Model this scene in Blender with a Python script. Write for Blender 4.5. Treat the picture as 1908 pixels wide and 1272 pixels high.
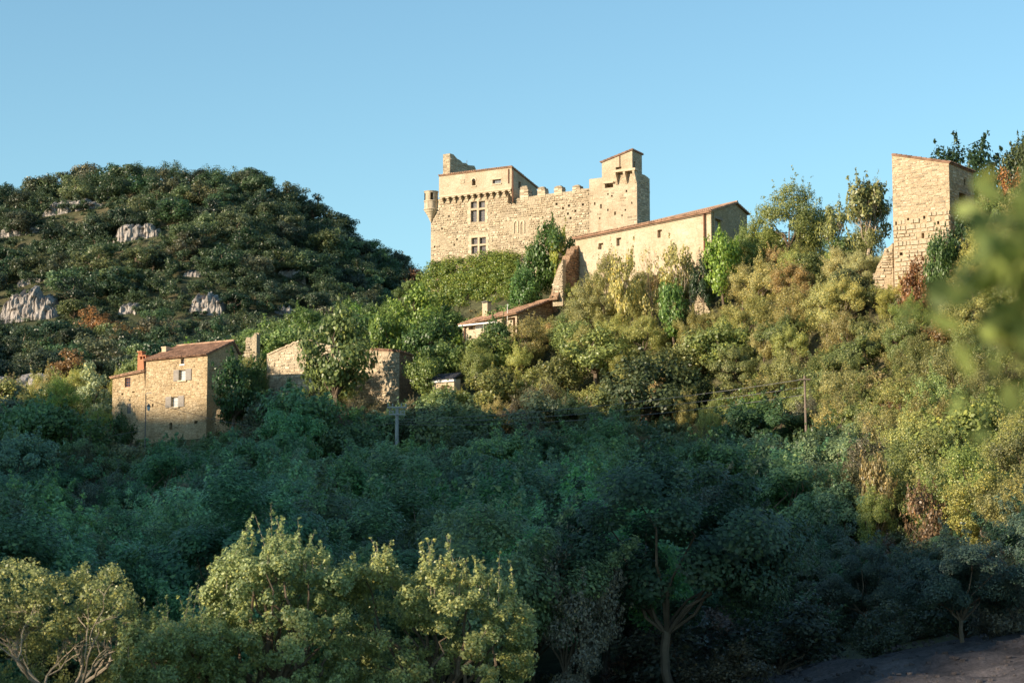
import bpy, math, random
import numpy as np
from mathutils import Vector, Matrix, noise

for o in list(bpy.data.objects): bpy.data.objects.remove(o)
sc = bpy.context.scene
COL = sc.collection
# ---------------------------------------------------------------- camera, sky, sun, exposure
FPX, CX, CY, HOR = 4000.0, 954.0, 636.0, 1100.0      # focal length in photo pixels, centre, horizon row
PITCH = math.atan((HOR-CY)/FPX)
cam = bpy.data.cameras.new('camera'); cam.sensor_width = 36.0; cam.lens = FPX/1908*36.0
cam.clip_start = 0.1; cam.clip_end = 30000
cam.dof.use_dof = True; cam.dof.focus_distance = 100; cam.dof.aperture_fstop = 2.8
co = bpy.data.objects.new('camera', cam); COL.objects.link(co)
co.location = (0, 0, 0); co.rotation_euler = (math.pi/2+PITCH, 0, 0)
sc.camera = co

SUN_A, SUN_E = math.radians(60), math.radians(17)     # azimuth to the left of straight behind the camera; height
S_H = Vector((-math.sin(SUN_A), -math.cos(SUN_A), 0)); Q_H = Vector((math.cos(SUN_A), -math.sin(SUN_A), 0))
S_DIR = Vector((S_H.x*math.cos(SUN_E), S_H.y*math.cos(SUN_E), math.sin(SUN_E)))
w = bpy.data.worlds.new('World'); sc.world = w; w.use_nodes = True
nt = w.node_tree; nt.nodes.clear()
sky = nt.nodes.new('ShaderNodeTexSky'); sky.sky_type = 'NISHITA'; sky.sun_disc = False
sky.sun_elevation = SUN_E; sky.sun_rotation = math.atan2(S_H.x, S_H.y)
sky.air_density = 1.0; sky.dust_density = 0.6; sky.ozone_density = 1.0; sky.altitude = 200
bg = nt.nodes.new('ShaderNodeBackground'); bg.inputs[1].default_value = 0.1
wo = nt.nodes.new('ShaderNodeOutputWorld')
tint = nt.nodes.new('ShaderNodeMix'); tint.data_type = 'RGBA'; tint.blend_type = 'MULTIPLY'; tint.inputs[0].default_value = 1.0
tint.inputs[7].default_value = (0.74, 0.98, 1.0, 1)                  # the whole sky a little more cyan
nt.links.new(sky.outputs[0], tint.inputs[6]); nt.links.new(tint.outputs[2], bg.inputs[0]); nt.links.new(bg.outputs[0], wo.inputs[0])
sl = bpy.data.lights.new('sun', 'SUN'); sl.energy = 4.3; sl.angle = math.radians(0.5); sl.color = (1.0, 0.83, 0.62)
so = bpy.data.objects.new('sun', sl); COL.objects.link(so); so.location = (-120, -80, 120)
so.rotation_euler = (-S_DIR).to_track_quat('-Z', 'Y').to_euler()
sc.view_settings.view_transform = 'Standard'; sc.view_settings.look = 'None'
sc.view_settings.exposure = 1.02; sc.view_settings.gamma = 1.0
sc.render.engine = 'CYCLES'
sc.cycles.max_bounces = 6; sc.cycles.transparent_max_bounces = 4

# ---------------------------------------------------------------- helpers
rnd = random.Random(7)
OFF = {}
cP, sP = math.cos(PITCH), math.sin(PITCH)
def ray(x, y):
    dx = (x-CX)/FPX; dy = (CY-y)/FPX
    return Vector((dx, cP-dy*sP, sP+dy*cP))
def at(x, y, Y):
    d = ray(x, y); return d*(Y/d.y)
def proj(p):
    d = p[1]*cP+p[2]*sP; u = -p[1]*sP+p[2]*cP
    return CX+FPX*p[0]/d, CY-FPX*u/d
def tag(o, label=None, cat=None, group=None, kind=None):
    if label: o['label'] = label
    if cat: o['category'] = cat
    if group: o['group'] = group
    if kind: o['kind'] = kind
    return o
def thing(name, label, cat, loc, group=None):
    o = bpy.data.objects.new(name, None); o.empty_display_size = 0.3
    COL.objects.link(o); o.location = loc; OFF[o.name] = Vector(loc)
    return tag(o, label, cat, group)
def mesh_np(name, v, f):
    v = np.asarray(v, dtype=np.float32); f = np.asarray(f, dtype=np.int32); k = f.shape[1]
    me = bpy.data.meshes.new(name)
    me.vertices.add(len(v)); me.vertices.foreach_set('co', v.ravel())
    me.loops.add(f.size); me.loops.foreach_set('vertex_index', f.ravel())
    me.polygons.add(len(f)); me.polygons.foreach_set('loop_start', np.arange(0, f.size, k, dtype=np.int32))
    me.polygons.foreach_set('loop_total', np.full(len(f), k, dtype=np.int32))
    me.update(calc_edges=True)
    return me
def link(name, me, mat, parent=None, kind=None):
    if mat is not None and not me.materials: me.materials.append(mat)
    o = bpy.data.objects.new(name, me); COL.objects.link(o)
    if parent is not None:
        o.parent = parent; OFF[o.name] = OFF.get(parent.name, Vector((0, 0, 0)))
    if kind: o['kind'] = kind
    return o
def build(name, V, F, mat, parent=None, kind=None, smooth=False):
    off = OFF.get(parent.name, Vector((0, 0, 0))) if parent is not None else Vector((0, 0, 0))
    me = bpy.data.meshes.new(name)
    me.from_pydata([(v[0]-off.x, v[1]-off.y, v[2]-off.z) for v in V], [], F)
    me.update()
    if smooth: me.polygons.foreach_set('use_smooth', [True]*len(me.polygons))
    return link(name, me, mat, parent, kind)
class MB:
    def __init__(s): s.V = []; s.F = []
    def add(s, V, F):
        n = len(s.V); s.V += [tuple(v) for v in V]; s.F += [tuple(i+n for i in f) for f in F]
    def box(s, o, a, b, c):           # corner and three edge vectors
        o, a, b, c = Vector(o), Vector(a), Vector(b), Vector(c)
        if a.cross(b).dot(c) < 0: a, b = b, a
        s.add([o, o+a, o+a+b, o+b, o+c, o+a+c, o+a+b+c, o+b+c],
              [(3,2,1,0), (4,5,6,7), (0,1,5,4), (1,2,6,5), (2,3,7,6), (3,0,4,7)])
    def tube(s, pts, rad, n=6):
        pts = [Vector(p) for p in pts]; base = len(s.V); k = len(pts)
        for i, p in enumerate(pts):
            t = (pts[min(i+1, k-1)]-pts[max(i-1, 0)]).normalized()
            a = t.cross(Vector((0.3, 0.9, 0.2))).normalized(); b = t.cross(a)
            r = rad[i] if isinstance(rad, (list, tuple)) else rad
            for j in range(n):
                q = 2*math.pi*j/n; s.V.append(tuple(p+a*r*math.cos(q)+b*r*math.sin(q)))
        for i in range(k-1):
            for j in range(n):
                s.F.append((base+i*n+j, base+i*n+(j+1) % n, base+(i+1)*n+(j+1) % n, base+(i+1)*n+j))
        s.F.append(tuple(base+j for j in range(n))[::-1]); s.F.append(tuple(base+(k-1)*n+j for j in range(n)))
    def lathe(s, c, prof, n=20):
        base = len(s.V)
        for (r, z) in prof:
            for j in range(n):
                q = 2*math.pi*j/n; s.V.append((c[0]+r*math.cos(q), c[1]+r*math.sin(q), z))
        for i in range(len(prof)-1):
            for j in range(n):
                s.F.append((base+i*n+j, base+i*n+(j+1) % n, base+(i+1)*n+(j+1) % n, base+(i+1)*n+j))
    def prism(s, poly, d):            # polygon of 3D points pushed along d
        n = len(poly); V = [Vector(p) for p in poly]+[Vector(p)+Vector(d) for p in poly]
        s.add(V, [tuple(range(n)), tuple(range(2*n-1, n-1, -1))]+[(i, i+n, (i+1) % n+n, (i+1) % n) for i in range(n)])
    def build(s, name, mat, parent=None, kind=None, smooth=False):
        return build(name, s.V, s.F, mat, parent, kind, smooth)

# ---------------------------------------------------------------- materials
def mat_new(name):
    m = bpy.data.materials.new(name); m.use_nodes = True; t = m.node_tree
    b = t.nodes['Principled BSDF']; b.inputs['Roughness'].default_value = 0.85
    b.inputs['Specular IOR Level'].default_value = 0.2
    return m, t, b
def ramp(t, stops):
    r = t.nodes.new('ShaderNodeValToRGB'); e = r.color_ramp.elements
    while len(e) < len(stops): e.new(0.5)
    for i, (p, c) in enumerate(stops): e[i].position = p; e[i].color = (*c, 1)
    return r
def noise_n(t, co, scale, detail=5, rough=0.6, dist=0):
    n = t.nodes.new('ShaderNodeTexNoise'); n.inputs['Scale'].default_value = scale
    n.inputs['Detail'].default_value = detail; n.inputs['Roughness'].default_value = rough
    n.inputs['Distortion'].default_value = dist
    t.links.new(co, n.inputs['Vector']); return n
def mixc(t, fac, a, b, mode='MIX'):
    m = t.nodes.new('ShaderNodeMix'); m.data_type = 'RGBA'; m.blend_type = mode
    for s, v in ((m.inputs[0], fac), (m.inputs[6], a), (m.inputs[7], b)):
        if hasattr(v, 'links'): t.links.new(v, s)
        elif isinstance(v, tuple): s.default_value = (*v, 1) if len(v) == 3 else v
        else: s.default_value = v
    return m.outputs[2]
def stone_mat(name, c1, c2, cdark, cell=2.2, joint=0.5, stain=0.5, bump=0.5, island=0.35):
    """rubble masonry: cell colours, recessed joints, large stains, grain"""
    c1, c2, cdark = [tuple(q*k_ for q, k_ in zip(c_, (.87, .88, .89))) for c_ in (c1, c2, cdark)]
    m, t, b = mat_new(name)
    co_ = t.nodes.new('ShaderNodeTexCoord').outputs['Object']
    mp = t.nodes.new('ShaderNodeMapping'); mp.inputs['Scale'].default_value = (1, 1, 1.6)
    t.links.new(co_, mp.inputs[0])
    wob = noise_n(t, mp.outputs[0], 1.7, 3)
    va = t.nodes.new('ShaderNodeVectorMath'); va.operation = 'ADD'
    vs = t.nodes.new('ShaderNodeVectorMath'); vs.operation = 'SCALE'; vs.inputs['Scale'].default_value = 0.35
    t.links.new(wob.outputs['Color'], vs.inputs[0]); t.links.new(mp.outputs[0], va.inputs[0]); t.links.new(vs.outputs[0], va.inputs[1])
    vo = t.nodes.new('ShaderNodeTexVoronoi'); vo.inputs['Scale'].default_value = cell; t.links.new(va.outputs[0], vo.inputs['Vector'])
    ve = t.nodes.new('ShaderNodeTexVoronoi'); ve.feature = 'DISTANCE_TO_EDGE'; ve.inputs['Scale'].default_value = cell
    t.links.new(va.outputs[0], ve.inputs['Vector'])
    sep = t.nodes.new('ShaderNodeSeparateColor'); t.links.new(vo.outputs['Color'], sep.inputs[0])
    col = mixc(t, sep.outputs[0], c1, c2)
    gi = t.nodes.new('ShaderNodeNewGeometry')
    isl = ramp(t, [(0, (1-island,)*3), (1, (1+island*0.6,)*3)]); t.links.new(gi.outputs['Random Per Island'], isl.inputs[0])
    col = mixc(t, 1.0, col, isl.outputs[0], 'MULTIPLY')
    big = noise_n(t, co_, 0.35, 6, 0.65); rb = ramp(t, [(0.35, (0, 0, 0)), (0.7, (1, 1, 1))]); t.links.new(big.outputs[0], rb.inputs[0])
    ms = t.nodes.new('ShaderNodeMath'); ms.operation = 'MULTIPLY'; ms.inputs[1].default_value = stain; t.links.new(rb.outputs[0], ms.inputs[0])
    col = mixc(t, ms.outputs[0], col, cdark)
    mp2 = t.nodes.new('ShaderNodeMapping'); mp2.inputs['Scale'].default_value = (0.7, 0.7, 0.16); t.links.new(co_, mp2.inputs[0])
    stk = noise_n(t, mp2.outputs[0], 1.6, 6, 0.7); rs_ = ramp(t, [(0.30, (0.74, 0.70, 0.65)), (0.50, (1.07, 1.07, 1.07))]); t.links.new(stk.outputs[0], rs_.inputs[0])
    col = mixc(t, min(1.0, stain*0.8), col, rs_.outputs[0], 'MULTIPLY')          # rain streaks
    fine = noise_n(t, co_, 9, 8, 0.7); rf = ramp(t, [(0.3, (0.66,)*3), (0.7, (1.18,)*3)]); t.links.new(fine.outputs[0], rf.inputs[0])
    col = mixc(t, 0.8, col, rf.outputs[0], 'MULTIPLY')
    je = ramp(t, [(0.0, (1, 1, 1)), (0.07, (0, 0, 0))]); t.links.new(ve.outputs['Distance'], je.inputs[0])
    mj = t.nodes.new('ShaderNodeMath'); mj.operation = 'MULTIPLY'; mj.inputs[1].default_value = joint; t.links.new(je.outputs[0], mj.inputs[0])
    col = mixc(t, mj.outputs[0], col, tuple(x*0.45 for x in cdark))
    t.links.new(col, b.inputs['Base Color'])
    h = ramp(t, [(0, (0, 0, 0)), (0.12, (1, 1, 1))]); t.links.new(ve.outputs['Distance'], h.inputs[0])
    hm = mixc(t, 0.45, h.outputs[0], fine.outputs['Color'])
    bp = t.nodes.new('ShaderNodeBump'); bp.inputs['Strength'].default_value = bump; bp.inputs['Distance'].default_value = 0.08
    t.links.new(hm, bp.inputs['Height']); t.links.new(bp.outputs[0], b.inputs['Normal'])
    return m
def plain_mat(name, c, rough=0.8, var=0.25, scale=3.0, spec=0.2):
    m, t, b = mat_new(name); b.inputs['Roughness'].default_value = rough; b.inputs['Specular IOR Level'].default_value = spec
    co_ = t.nodes.new('ShaderNodeTexCoord').outputs['Object']
    n = noise_n(t, co_, scale, 6, 0.65); r = ramp(t, [(0.3, tuple(x*(1-var) for x in c)), (0.7, tuple(min(1, x*(1+var)) for x in c))])
    t.links.new(n.outputs[0], r.inputs[0])
    gi = t.nodes.new('ShaderNodeNewGeometry'); isl = ramp(t, [(0, (0.72,)*3), (1, (1.2,)*3)]); t.links.new(gi.outputs['Random Per Island'], isl.inputs[0])
    t.links.new(mixc(t, var*2 if var < 0.5 else 1.0, r.outputs[0], isl.outputs[0], 'MULTIPLY'), b.inputs['Base Color'])
    return m
def leaf_mat(name, mode, cols=None, trans=0.38, scale=0.12, spec=0.5):
    """mode 'object': the tree's own colour (obj.color); mode 'noise': patches of several plant colours"""
    m = bpy.data.materials.new(name); m.use_nodes = True; t = m.node_tree; t.nodes.clear()
    out = t.nodes.new('ShaderNodeOutputMaterial')
    gi = t.nodes.new('ShaderNodeNewGeometry'); oi = t.nodes.new('ShaderNodeObjectInfo')
    tc = t.nodes.new('ShaderNodeTexCoord').outputs['Object']
    if mode == 'object': col = oi.outputs['Color']
    else:
        n = noise_n(t, tc, scale, 3, 0.6); r = ramp(t, [(0.3+0.4*i/(len(cols)-1), c) for i, c in enumerate(cols)])
        t.links.new(n.outputs[0], r.inputs[0]); col = r.outputs[0]
    r1 = ramp(t, [(0, (0.55, 0.6, 0.6)), (0.5, (1, 1, 1)), (0.9, (1.35, 1.3, 1.1)), (1, (1.9, 1.5, 1.0))])
    t.links.new(gi.outputs['Random Per Island'], r1.inputs[0])
    col = mixc(t, 1.0, col, r1.outputs[0], 'MULTIPLY')
    d = t.nodes.new('ShaderNodeBsdfPrincipled'); d.inputs['Roughness'].default_value = 0.42; d.inputs['Specular IOR Level'].default_value = spec
    tr = t.nodes.new('ShaderNodeBsdfTranslucent'); mx = t.nodes.new('ShaderNodeMixShader'); mx.inputs[0].default_value = trans
    t.links.new(col, d.inputs['Base Color']); t.links.new(col, tr.inputs['Color'])
    t.links.new(d.outputs[0], mx.inputs[1]); t.links.new(tr.outputs[0], mx.inputs[2]); t.links.new(mx.outputs[0], out.inputs[0])
    return m
M = {}
M['castle'] = stone_mat('castle_masonry', (0.55, 0.45, 0.31), (0.62, 0.51, 0.36), (0.34, 0.25, 0.15), 2.4, 0.55, 0.5, 0.6)
M['castle_stone'] = stone_mat('castle_rubble', (0.58, 0.46, 0.31), (0.68, 0.57, 0.42), (0.42, 0.30, 0.18), 1.0, 0.0, 0.45, 0.5, 0.52)
M['plaster'] = stone_mat('weathered_render', (0.58, 0.47, 0.33), (0.65, 0.54, 0.39), (0.40, 0.30, 0.19), 1.9, 0.22, 0.75, 0.35)
M['dressed'] = stone_mat('dressed_stone', (0.64, 0.50, 0.34), (0.70, 0.57, 0.40), (0.50, 0.37, 0.23), 1.2, 0.0, 0.3, 0.25, 0.2)
M['house'] = stone_mat('house_masonry', (0.58, 0.43, 0.25), (0.68, 0.53, 0.34), (0.30, 0.20, 0.10), 2.6, 0.6, 0.5, 0.7)
M['barn'] = stone_mat('barn_render', (0.64, 0.51, 0.36), (0.70, 0.57, 0.42), (0.46, 0.34, 0.21), 1.6, 0.2, 0.75, 0.35)
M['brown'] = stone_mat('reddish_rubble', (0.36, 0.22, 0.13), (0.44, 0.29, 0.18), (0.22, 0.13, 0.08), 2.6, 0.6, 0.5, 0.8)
M['tower'] = stone_mat('tower_masonry', (0.56, 0.42, 0.27), (0.64, 0.51, 0.34), (0.42, 0.28, 0.16), 2.0, 0.4, 0.4, 0.6)
M['tile'] = plain_mat('clay_roof_tile', (0.38, 0.235, 0.155), 0.85, 0.45, 1.5)
M['tile_old'] = plain_mat('lichened_roof_tile', (0.26, 0.15, 0.10), 0.9, 0.5, 1.5)
M['dark_roof'] = plain_mat('dark_slate', (0.06, 0.06, 0.07), 0.7)
M['wood'] = plain_mat('grey_wood', (0.30, 0.24, 0.19), 0.8, 0.3, 6)
M['shutter'] = plain_mat('grey_shutter_paint', (0.27, 0.24, 0.21), 0.6, 0.15, 4)
M['white'] = plain_mat('white_paint', (0.75, 0.73, 0.69), 0.6, 0.1, 4)
M['red_wood'] = plain_mat('red_brown_paint', (0.22, 0.09, 0.05), 0.6)
M['metal'] = plain_mat('dull_metal', (0.16, 0.15, 0.14), 0.5)
M['pipe'] = plain_mat('rusty_pipe', (0.20, 0.09, 0.05), 0.6)
M['concrete'] = plain_mat('pale_concrete', (0.34, 0.35, 0.34), 0.8, 0.15)
M['pole_wood'] = plain_mat('weathered_pole', (0.20, 0.155, 0.125), 0.8)
M['brick'] = plain_mat('red_brick', (0.40, 0.17, 0.09), 0.85, 0.3, 8)
M['bark'] = plain_mat('bark', (0.16, 0.12, 0.085), 0.9, 0.4, 8)
M['bark_pale'] = plain_mat('pale_bark', (0.36, 0.29, 0.21), 0.9, 0.35, 10)
M['cable'] = plain_mat('cable', (0.16, 0.16, 0.16), 0.5)
g, t, b = mat_new('window_glass'); b.inputs['Base Color'].default_value = (0.05, 0.055, 0.075, 1); b.inputs['Roughness'].default_value = 0.12
b.inputs['Specular IOR Level'].default_value = 0.8; M['glass'] = g
g, t, b = mat_new('curtained_glass'); b.inputs['Base Color'].default_value = (0.42, 0.42, 0.42, 1); b.inputs['Roughness'].default_value = 0.25; M['curtain'] = g
g, t, b = mat_new('lantern_glass'); b.inputs['Base Color'].default_value = (0.7, 0.72, 0.72, 1); b.inputs['Roughness'].default_value = 0.3; M['lamp_glass'] = g
g, t, b = mat_new('shade_black'); b.inputs['Base Color'].default_value = (0.02, 0.018, 0.016, 1); M['dark'] = g  # near-black colour in place of shade in an opening
M['leaf'] = leaf_mat('leaf', 'object')
M['branch_leaf'] = leaf_mat('branch_leaf', 'object', None, 0.45, 0.12, 0.08)
M['far_leaf'] = leaf_mat('far_leaf', 'noise', [(0.05, 0.08, 0.042), (0.08, 0.12, 0.055), (0.065, 0.10, 0.048), (0.12, 0.135, 0.065)], 0.3, 0.07)
M['under'] = leaf_mat('undergrowth_leaf', 'noise', [(0.08, 0.11, 0.05), (0.20, 0.18, 0.08), (0.11, 0.14, 0.05), (0.32, 0.22, 0.10)], 0.3, 0.12)
# rock: pale limestone with vertical streaks
g, t, b = mat_new('limestone'); tc = t.nodes.new('ShaderNodeTexCoord').outputs['Object']
mp = t.nodes.new('ShaderNodeMapping'); mp.inputs['Scale'].default_value = (1, 1, 0.3); t.links.new(tc, mp.inputs[0])
n1 = noise_n(t, mp.outputs[0], 1.1, 8, 0.7, 0.3); r1 = ramp(t, [(0.3, (0.09, 0.08, 0.075)), (0.46, (0.30, 0.265, 0.24)), (0.64, (0.48, 0.43, 0.385))])
t.links.new(n1.outputs[0], r1.inputs[0]); t.links.new(r1.outputs[0], b.inputs['Base Color'])
bp = t.nodes.new('ShaderNodeBump'); bp.inputs['Strength'].default_value = 0.9; bp.inputs['Distance'].default_value = 0.5
t.links.new(n1.outputs[0], bp.inputs['Height']); t.links.new(bp.outputs[0], b.inputs['Normal']); M['rock'] = g
# soil of the hillside: dry grass, leaf litter, earth
g, t, b = mat_new('hillside_soil'); tc = t.nodes.new('ShaderNodeTexCoord').outputs['Object']
n1 = noise_n(t, tc, 0.06, 6, 0.6); n2 = noise_n(t, tc, 0.9, 8, 0.7)
r1 = ramp(t, [(0.3, (0.045, 0.06, 0.027)), (0.52, (0.085, 0.085, 0.042)), (0.75, (0.17, 0.13, 0.07))]); t.links.new(n1.outputs[0], r1.inputs[0])
r2 = ramp(t, [(0.3, (0.5,)*3), (0.7, (1.4,)*3)]); t.links.new(n2.outputs[0], r2.inputs[0])
t.links.new(mixc(t, 1.0, r1.outputs[0], r2.outputs[0], 'MULTIPLY'), b.inputs['Base Color'])
bp = t.nodes.new('ShaderNodeBump'); bp.inputs['Strength'].default_value = 0.8; bp.inputs['Distance'].default_value = 0.3
t.links.new(n2.outputs[0], bp.inputs['Height']); t.links.new(bp.outputs[0], b.inputs['Normal']); M['soil'] = g
# gravel bank
g, t, b = mat_new('gravel_bank'); tc = t.nodes.new('ShaderNodeTexCoord').outputs['Object']
n1 = noise_n(t, tc, 0.5, 6, 0.6); n2 = noise_n(t, tc, 7, 8, 0.75)
r1 = ramp(t, [(0.35, (0.04, 0.036, 0.038)), (0.65, (0.12, 0.105, 0.108))]); t.links.new(n1.outputs[0], r1.inputs[0])
r2 = ramp(t, [(0.3, (0.45,)*3), (0.72, (1.5,)*3)]); t.links.new(n2.outputs[0], r2.inputs[0])
t.links.new(mixc(t, 1.0, r1.outputs[0], r2.outputs[0], 'MULTIPLY'), b.inputs['Base Color'])
bp = t.nodes.new('ShaderNodeBump'); bp.inputs['Strength'].default_value = 1.0; bp.inputs['Distance'].default_value = 0.1
t.links.new(n2.outputs[0], bp.inputs['Height']); t.links.new(bp.outputs[0], b.inputs['Normal']); M['gravel'] = g

# ---------------------------------------------------------------- terrain
CTRL = [  # pixel column, pixel row, distance of the bare ground
 (0,1490,43),(480,1500,43),(950,1460,46),(1400,1300,66),(1660,1232,70),(1908,1175,74),(2200,1100,76),
 (-300,1350,90),(0,1270,100),(500,1260,100),(950,1240,100),(1400,1175,100),(1908,1075,96),
 (0,1060,150),(500,1050,150),(950,1020,148),(1400,975,138),(1700,930,128),(1908,890,120),(2300,700,120),
 (0,900,188),(250,872,198),(500,862,192),(750,850,195),(1000,850,182),(1300,845,168),(1600,835,150),(1908,740,135),
 (140,830,212),(215,838,216),(390,815,205),(500,752,214),(740,748,207),(800,745,203),(860,690,216),(1000,705,203),(1300,695,188),(1600,680,170),(1908,580,150),
 (965,640,214),(790,540,241),(860,512,240),(950,505,236),(1100,520,228),(1190,492,226),(1070,560,219),(1325,520,206),(1450,515,202),(1570,525,192),(1668,520,178),(1772,505,173),(1908,440,165),(2300,300,165),
 (1100,500,245),(900,510,252),(1250,490,228),(1500,520,230),(1800,480,195),
 (600,650,232),(700,640,236),(480,700,232),(300,770,226),(100,800,225),
 (300,870,290),(700,900,300),(1000,900,310),(1500,900,310),(2000,800,310),
 (0,790,330),(300,790,345),(600,760,350),(900,780,370),
 (-200,640,440),(0,640,425),(200,650,420),(400,640,415),(600,650,415),(760,670,410),(860,720,420),
 (-200,480,500),(0,480,490),(200,450,490),(400,455,480),(550,516,475),(680,592,468),(800,650,480),
 (-250,420,545),(0,394,545),(110,368,545),(220,346,545),(370,346,540),(460,360,535),(545,392,530),(610,448,528),(690,508,522),(788,548,520),(880,620,520),(1000,760,520),
 (0,480,680),(300,450,680),(600,560,680),(900,800,700),(1500,950,700)]
cp = [tuple(at(*c)) for c in CTRL]
cp += [(0,0,-1.7),(-30,0,-2.2),(30,0,-1.8),(0,-60,-2),(0,25,-3.2),(-25,30,-5),(25,30,-3.0),(-120,60,-6),(-140,160,0),(-150,260,14),(-200,420,20),(130,60,6),(150,200,50),(170,320,10),(160,500,0),(200,650,0),(-200,650,40)]
cp = np.array(cp); ck = cp[:, :2]/100.0
def tps(r2): return np.where(r2 > 1e-12, 0.5*r2*np.log(np.maximum(r2, 1e-12)), 0.0)
n_ = len(cp); A_ = np.zeros((n_+3, n_+3))
A_[:n_, :n_] = tps(((ck[:, None]-ck[None])**2).sum(-1))+np.eye(n_)*2e-4
A_[:n_, n_] = 1; A_[:n_, n_+1:] = ck; A_[n_, :n_] = 1; A_[n_+1:, :n_] = ck.T
W_ = np.linalg.solve(A_, np.concatenate([cp[:, 2], [0, 0, 0]]))
BASE = -6.0
def ground(X, Y):
    X = np.atleast_1d(np.asarray(X, float)); Y = np.atleast_1d(np.asarray(Y, float)); out = np.zeros(X.shape)
    for i in range(0, len(X), 20000):
        p = np.stack([X[i:i+20000], Y[i:i+20000]], 1)/100
        out[i:i+20000] = tps(((p[:, None]-ck[None])**2).sum(-1))@W_[:n_]+W_[n_]+p@W_[n_+1:]
    dx = np.maximum(np.maximum(-210-X, X-190), 0); dy = np.maximum(np.maximum(-70-Y, Y-690), 0)
    k = np.clip(1-np.hypot(dx, dy)/140, 0, 1); k = k*k*(3-2*k)
    return BASE+(out-BASE)*k
def gz(x, y): return float(ground([x], [y])[0])
def hit(x, y, Y0, Y1):
    Y = np.arange(Y0, Y1, 1.0); d = ray(x, y); k = Y/d.y; g_ = ground(d.x*k, Y)-d.z*k
    i = np.argmax(g_ > 0); return float(Y[i]) if g_[i] > 0 else Y1
def axis(a, b, step, far):
    m = list(np.arange(a, b+0.1, step)); lo = []; hi = []; d = step; p = a; q = b
    while p > -far: d *= 1.35; p -= d; lo.append(p)
    d = step
    while q < far: d *= 1.35; q += d; hi.append(q)
    return np.array(lo[::-1]+m+hi)
gx = axis(-180, 160, 2.6, 9000); gy = axis(-20, 640, 3.0, 9000)
GX, GY = np.meshgrid(gx, gy); GZ = ground(GX.ravel(), GY.ravel())
GZ += np.array([noise.noise((x*0.11, y*0.11, 3.1))*0.5+noise.noise((x*0.35, y*0.35, 9.1))*0.18 if abs(x) < 200 and -40 < y < 660 else 0 for x, y in zip(GX.ravel(), GY.ravel())])
nx_, ny_ = len(gx), len(gy); ii = np.arange(nx_*ny_).reshape(ny_, nx_)
gf = np.stack([ii[:-1, :-1].ravel(), ii[:-1, 1:].ravel(), ii[1:, 1:].ravel(), ii[1:, :-1].ravel()], 1)
gm = mesh_np('ground', np.stack([GX.ravel(), GY.ravel(), GZ], 1), gf)
gm.polygons.foreach_set('use_smooth', [True]*len(gm.polygons))
tag(link('ground', gm, M['soil']), kind='structure')

# the hill across the valley on the sunward side, out of the picture: its ridge keeps the valley floor in evening shade
CREST = [(-640,118),(-520,115),(-473,108),(-398,83),(-320,59),(-220,39),(-197,40.5),(-187,42.5),(-148,44.4),(-127,42),(-100,30.5),(-79,23.5),(-68,20.8),(-56,16.5),
         (-51,13.5),(-45,4.5),(-41,1.0),(-39,2.2),(-37.2,4.4),(-36.2,5.2),(-35,5.2),(-30,1),(-5,-6),(40,-12),(130,-14)]
TE = math.tan(SUN_E); R0 = 210.0
qs = np.array([c[0] for c in CREST]); hs = np.array([c[1]+TE*R0 for c in CREST])
V = []; F = []; qn = np.concatenate([np.arange(-640, -62, 5.0), np.arange(-62, -25, 1.0), np.arange(-25, 130, 5.0)]); rn = np.linspace(R0-150, R0+260, 42)
for q in qn:
    H = float(np.interp(q, qs, hs)); H *= min(1, max(0, (q+640)/90)); H *= min(1, max(0.0, (128-q)/70))
    H += noise.noise((q*0.07, 2.2, 0))*2.0
    for r in rn:
        d = (r-R0)/(58 if r < R0 else 110); k = math.exp(-d*d) if abs(d) > 1e-6 else 1
        p = S_H*r+Q_H*q
        V.append((p.x, p.y, BASE-3+(H-BASE+3)*k))
    # make sure the crest line itself is sampled
nr = len(rn)
F = [(i*nr+j, i*nr+j+1, (i+1)*nr+j+1, (i+1)*nr+j) for i in range(len(qn)-1) for j in range(nr-1)]
tag(build('hill', V, F, M['soil'], smooth=True), kind='structure')

# ---------------------------------------------------------------- building helpers
class Fac:
    """a vertical wall plane: u runs along it to the right, v is height, n is out of the wall"""
    def __init__(s, O, b, side=False):
        s.O = Vector((O.x, O.y, 0)); sb, cb = math.sin(b), math.cos(b)
        s.U = Vector((sb, cb, 0)) if side else Vector((cb, -sb, 0))
        s.N = Vector((cb, -sb, 0)) if side else Vector((-sb, -cb, 0)); s.L = 0
    def P(s, u, v, n=0.0): return s.O+s.U*u+s.N*n+Vector((0, 0, v))
    def uv(s, x, y):
        d = ray(x, y); k = s.O.dot(s.N)/d.dot(s.N); p = d*k
        return (p-s.O).dot(s.U), p.z
    def shift(s, n):
        f = Fac(s.O+s.N*n, 0); f.U = s.U; f.N = s.N; f.L = s.L; return f
def front(xl, xr, y, Yr, deg):
    b = math.radians(deg); R = at(xr, y, Yr); d = ray(xl, y); tt = d.x/d.y
    L = (R.x-tt*R.y)/(math.cos(b)+tt*math.sin(b))
    f = Fac(R-Vector((math.cos(b), -math.sin(b), 0))*L, b); f.L = L; return f
def side_of(f, xr, y, deg):
    b = math.radians(deg); R = f.P(f.L, 0); d = ray(xr, y); tt = d.x/d.y
    s = Fac(R, b, True); s.L = (tt*R.y-R.x)/(math.sin(b)-tt*math.cos(b)); return s
def hole(f, x0, y0, x1, y1, d=1.4):
    xm, ym = (x0+x1)/2, (y0+y1)/2
    return (f.uv(x0, ym)[0], f.uv(x1, ym)[0], f.uv(xm, y1)[1], f.uv(xm, y0)[1], d)
def poly(f, pts): return [f.uv(*p) for p in pts]
def tv(top, u): return float(np.interp(u, [p[0] for p in top], [p[1] for p in top]))
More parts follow.
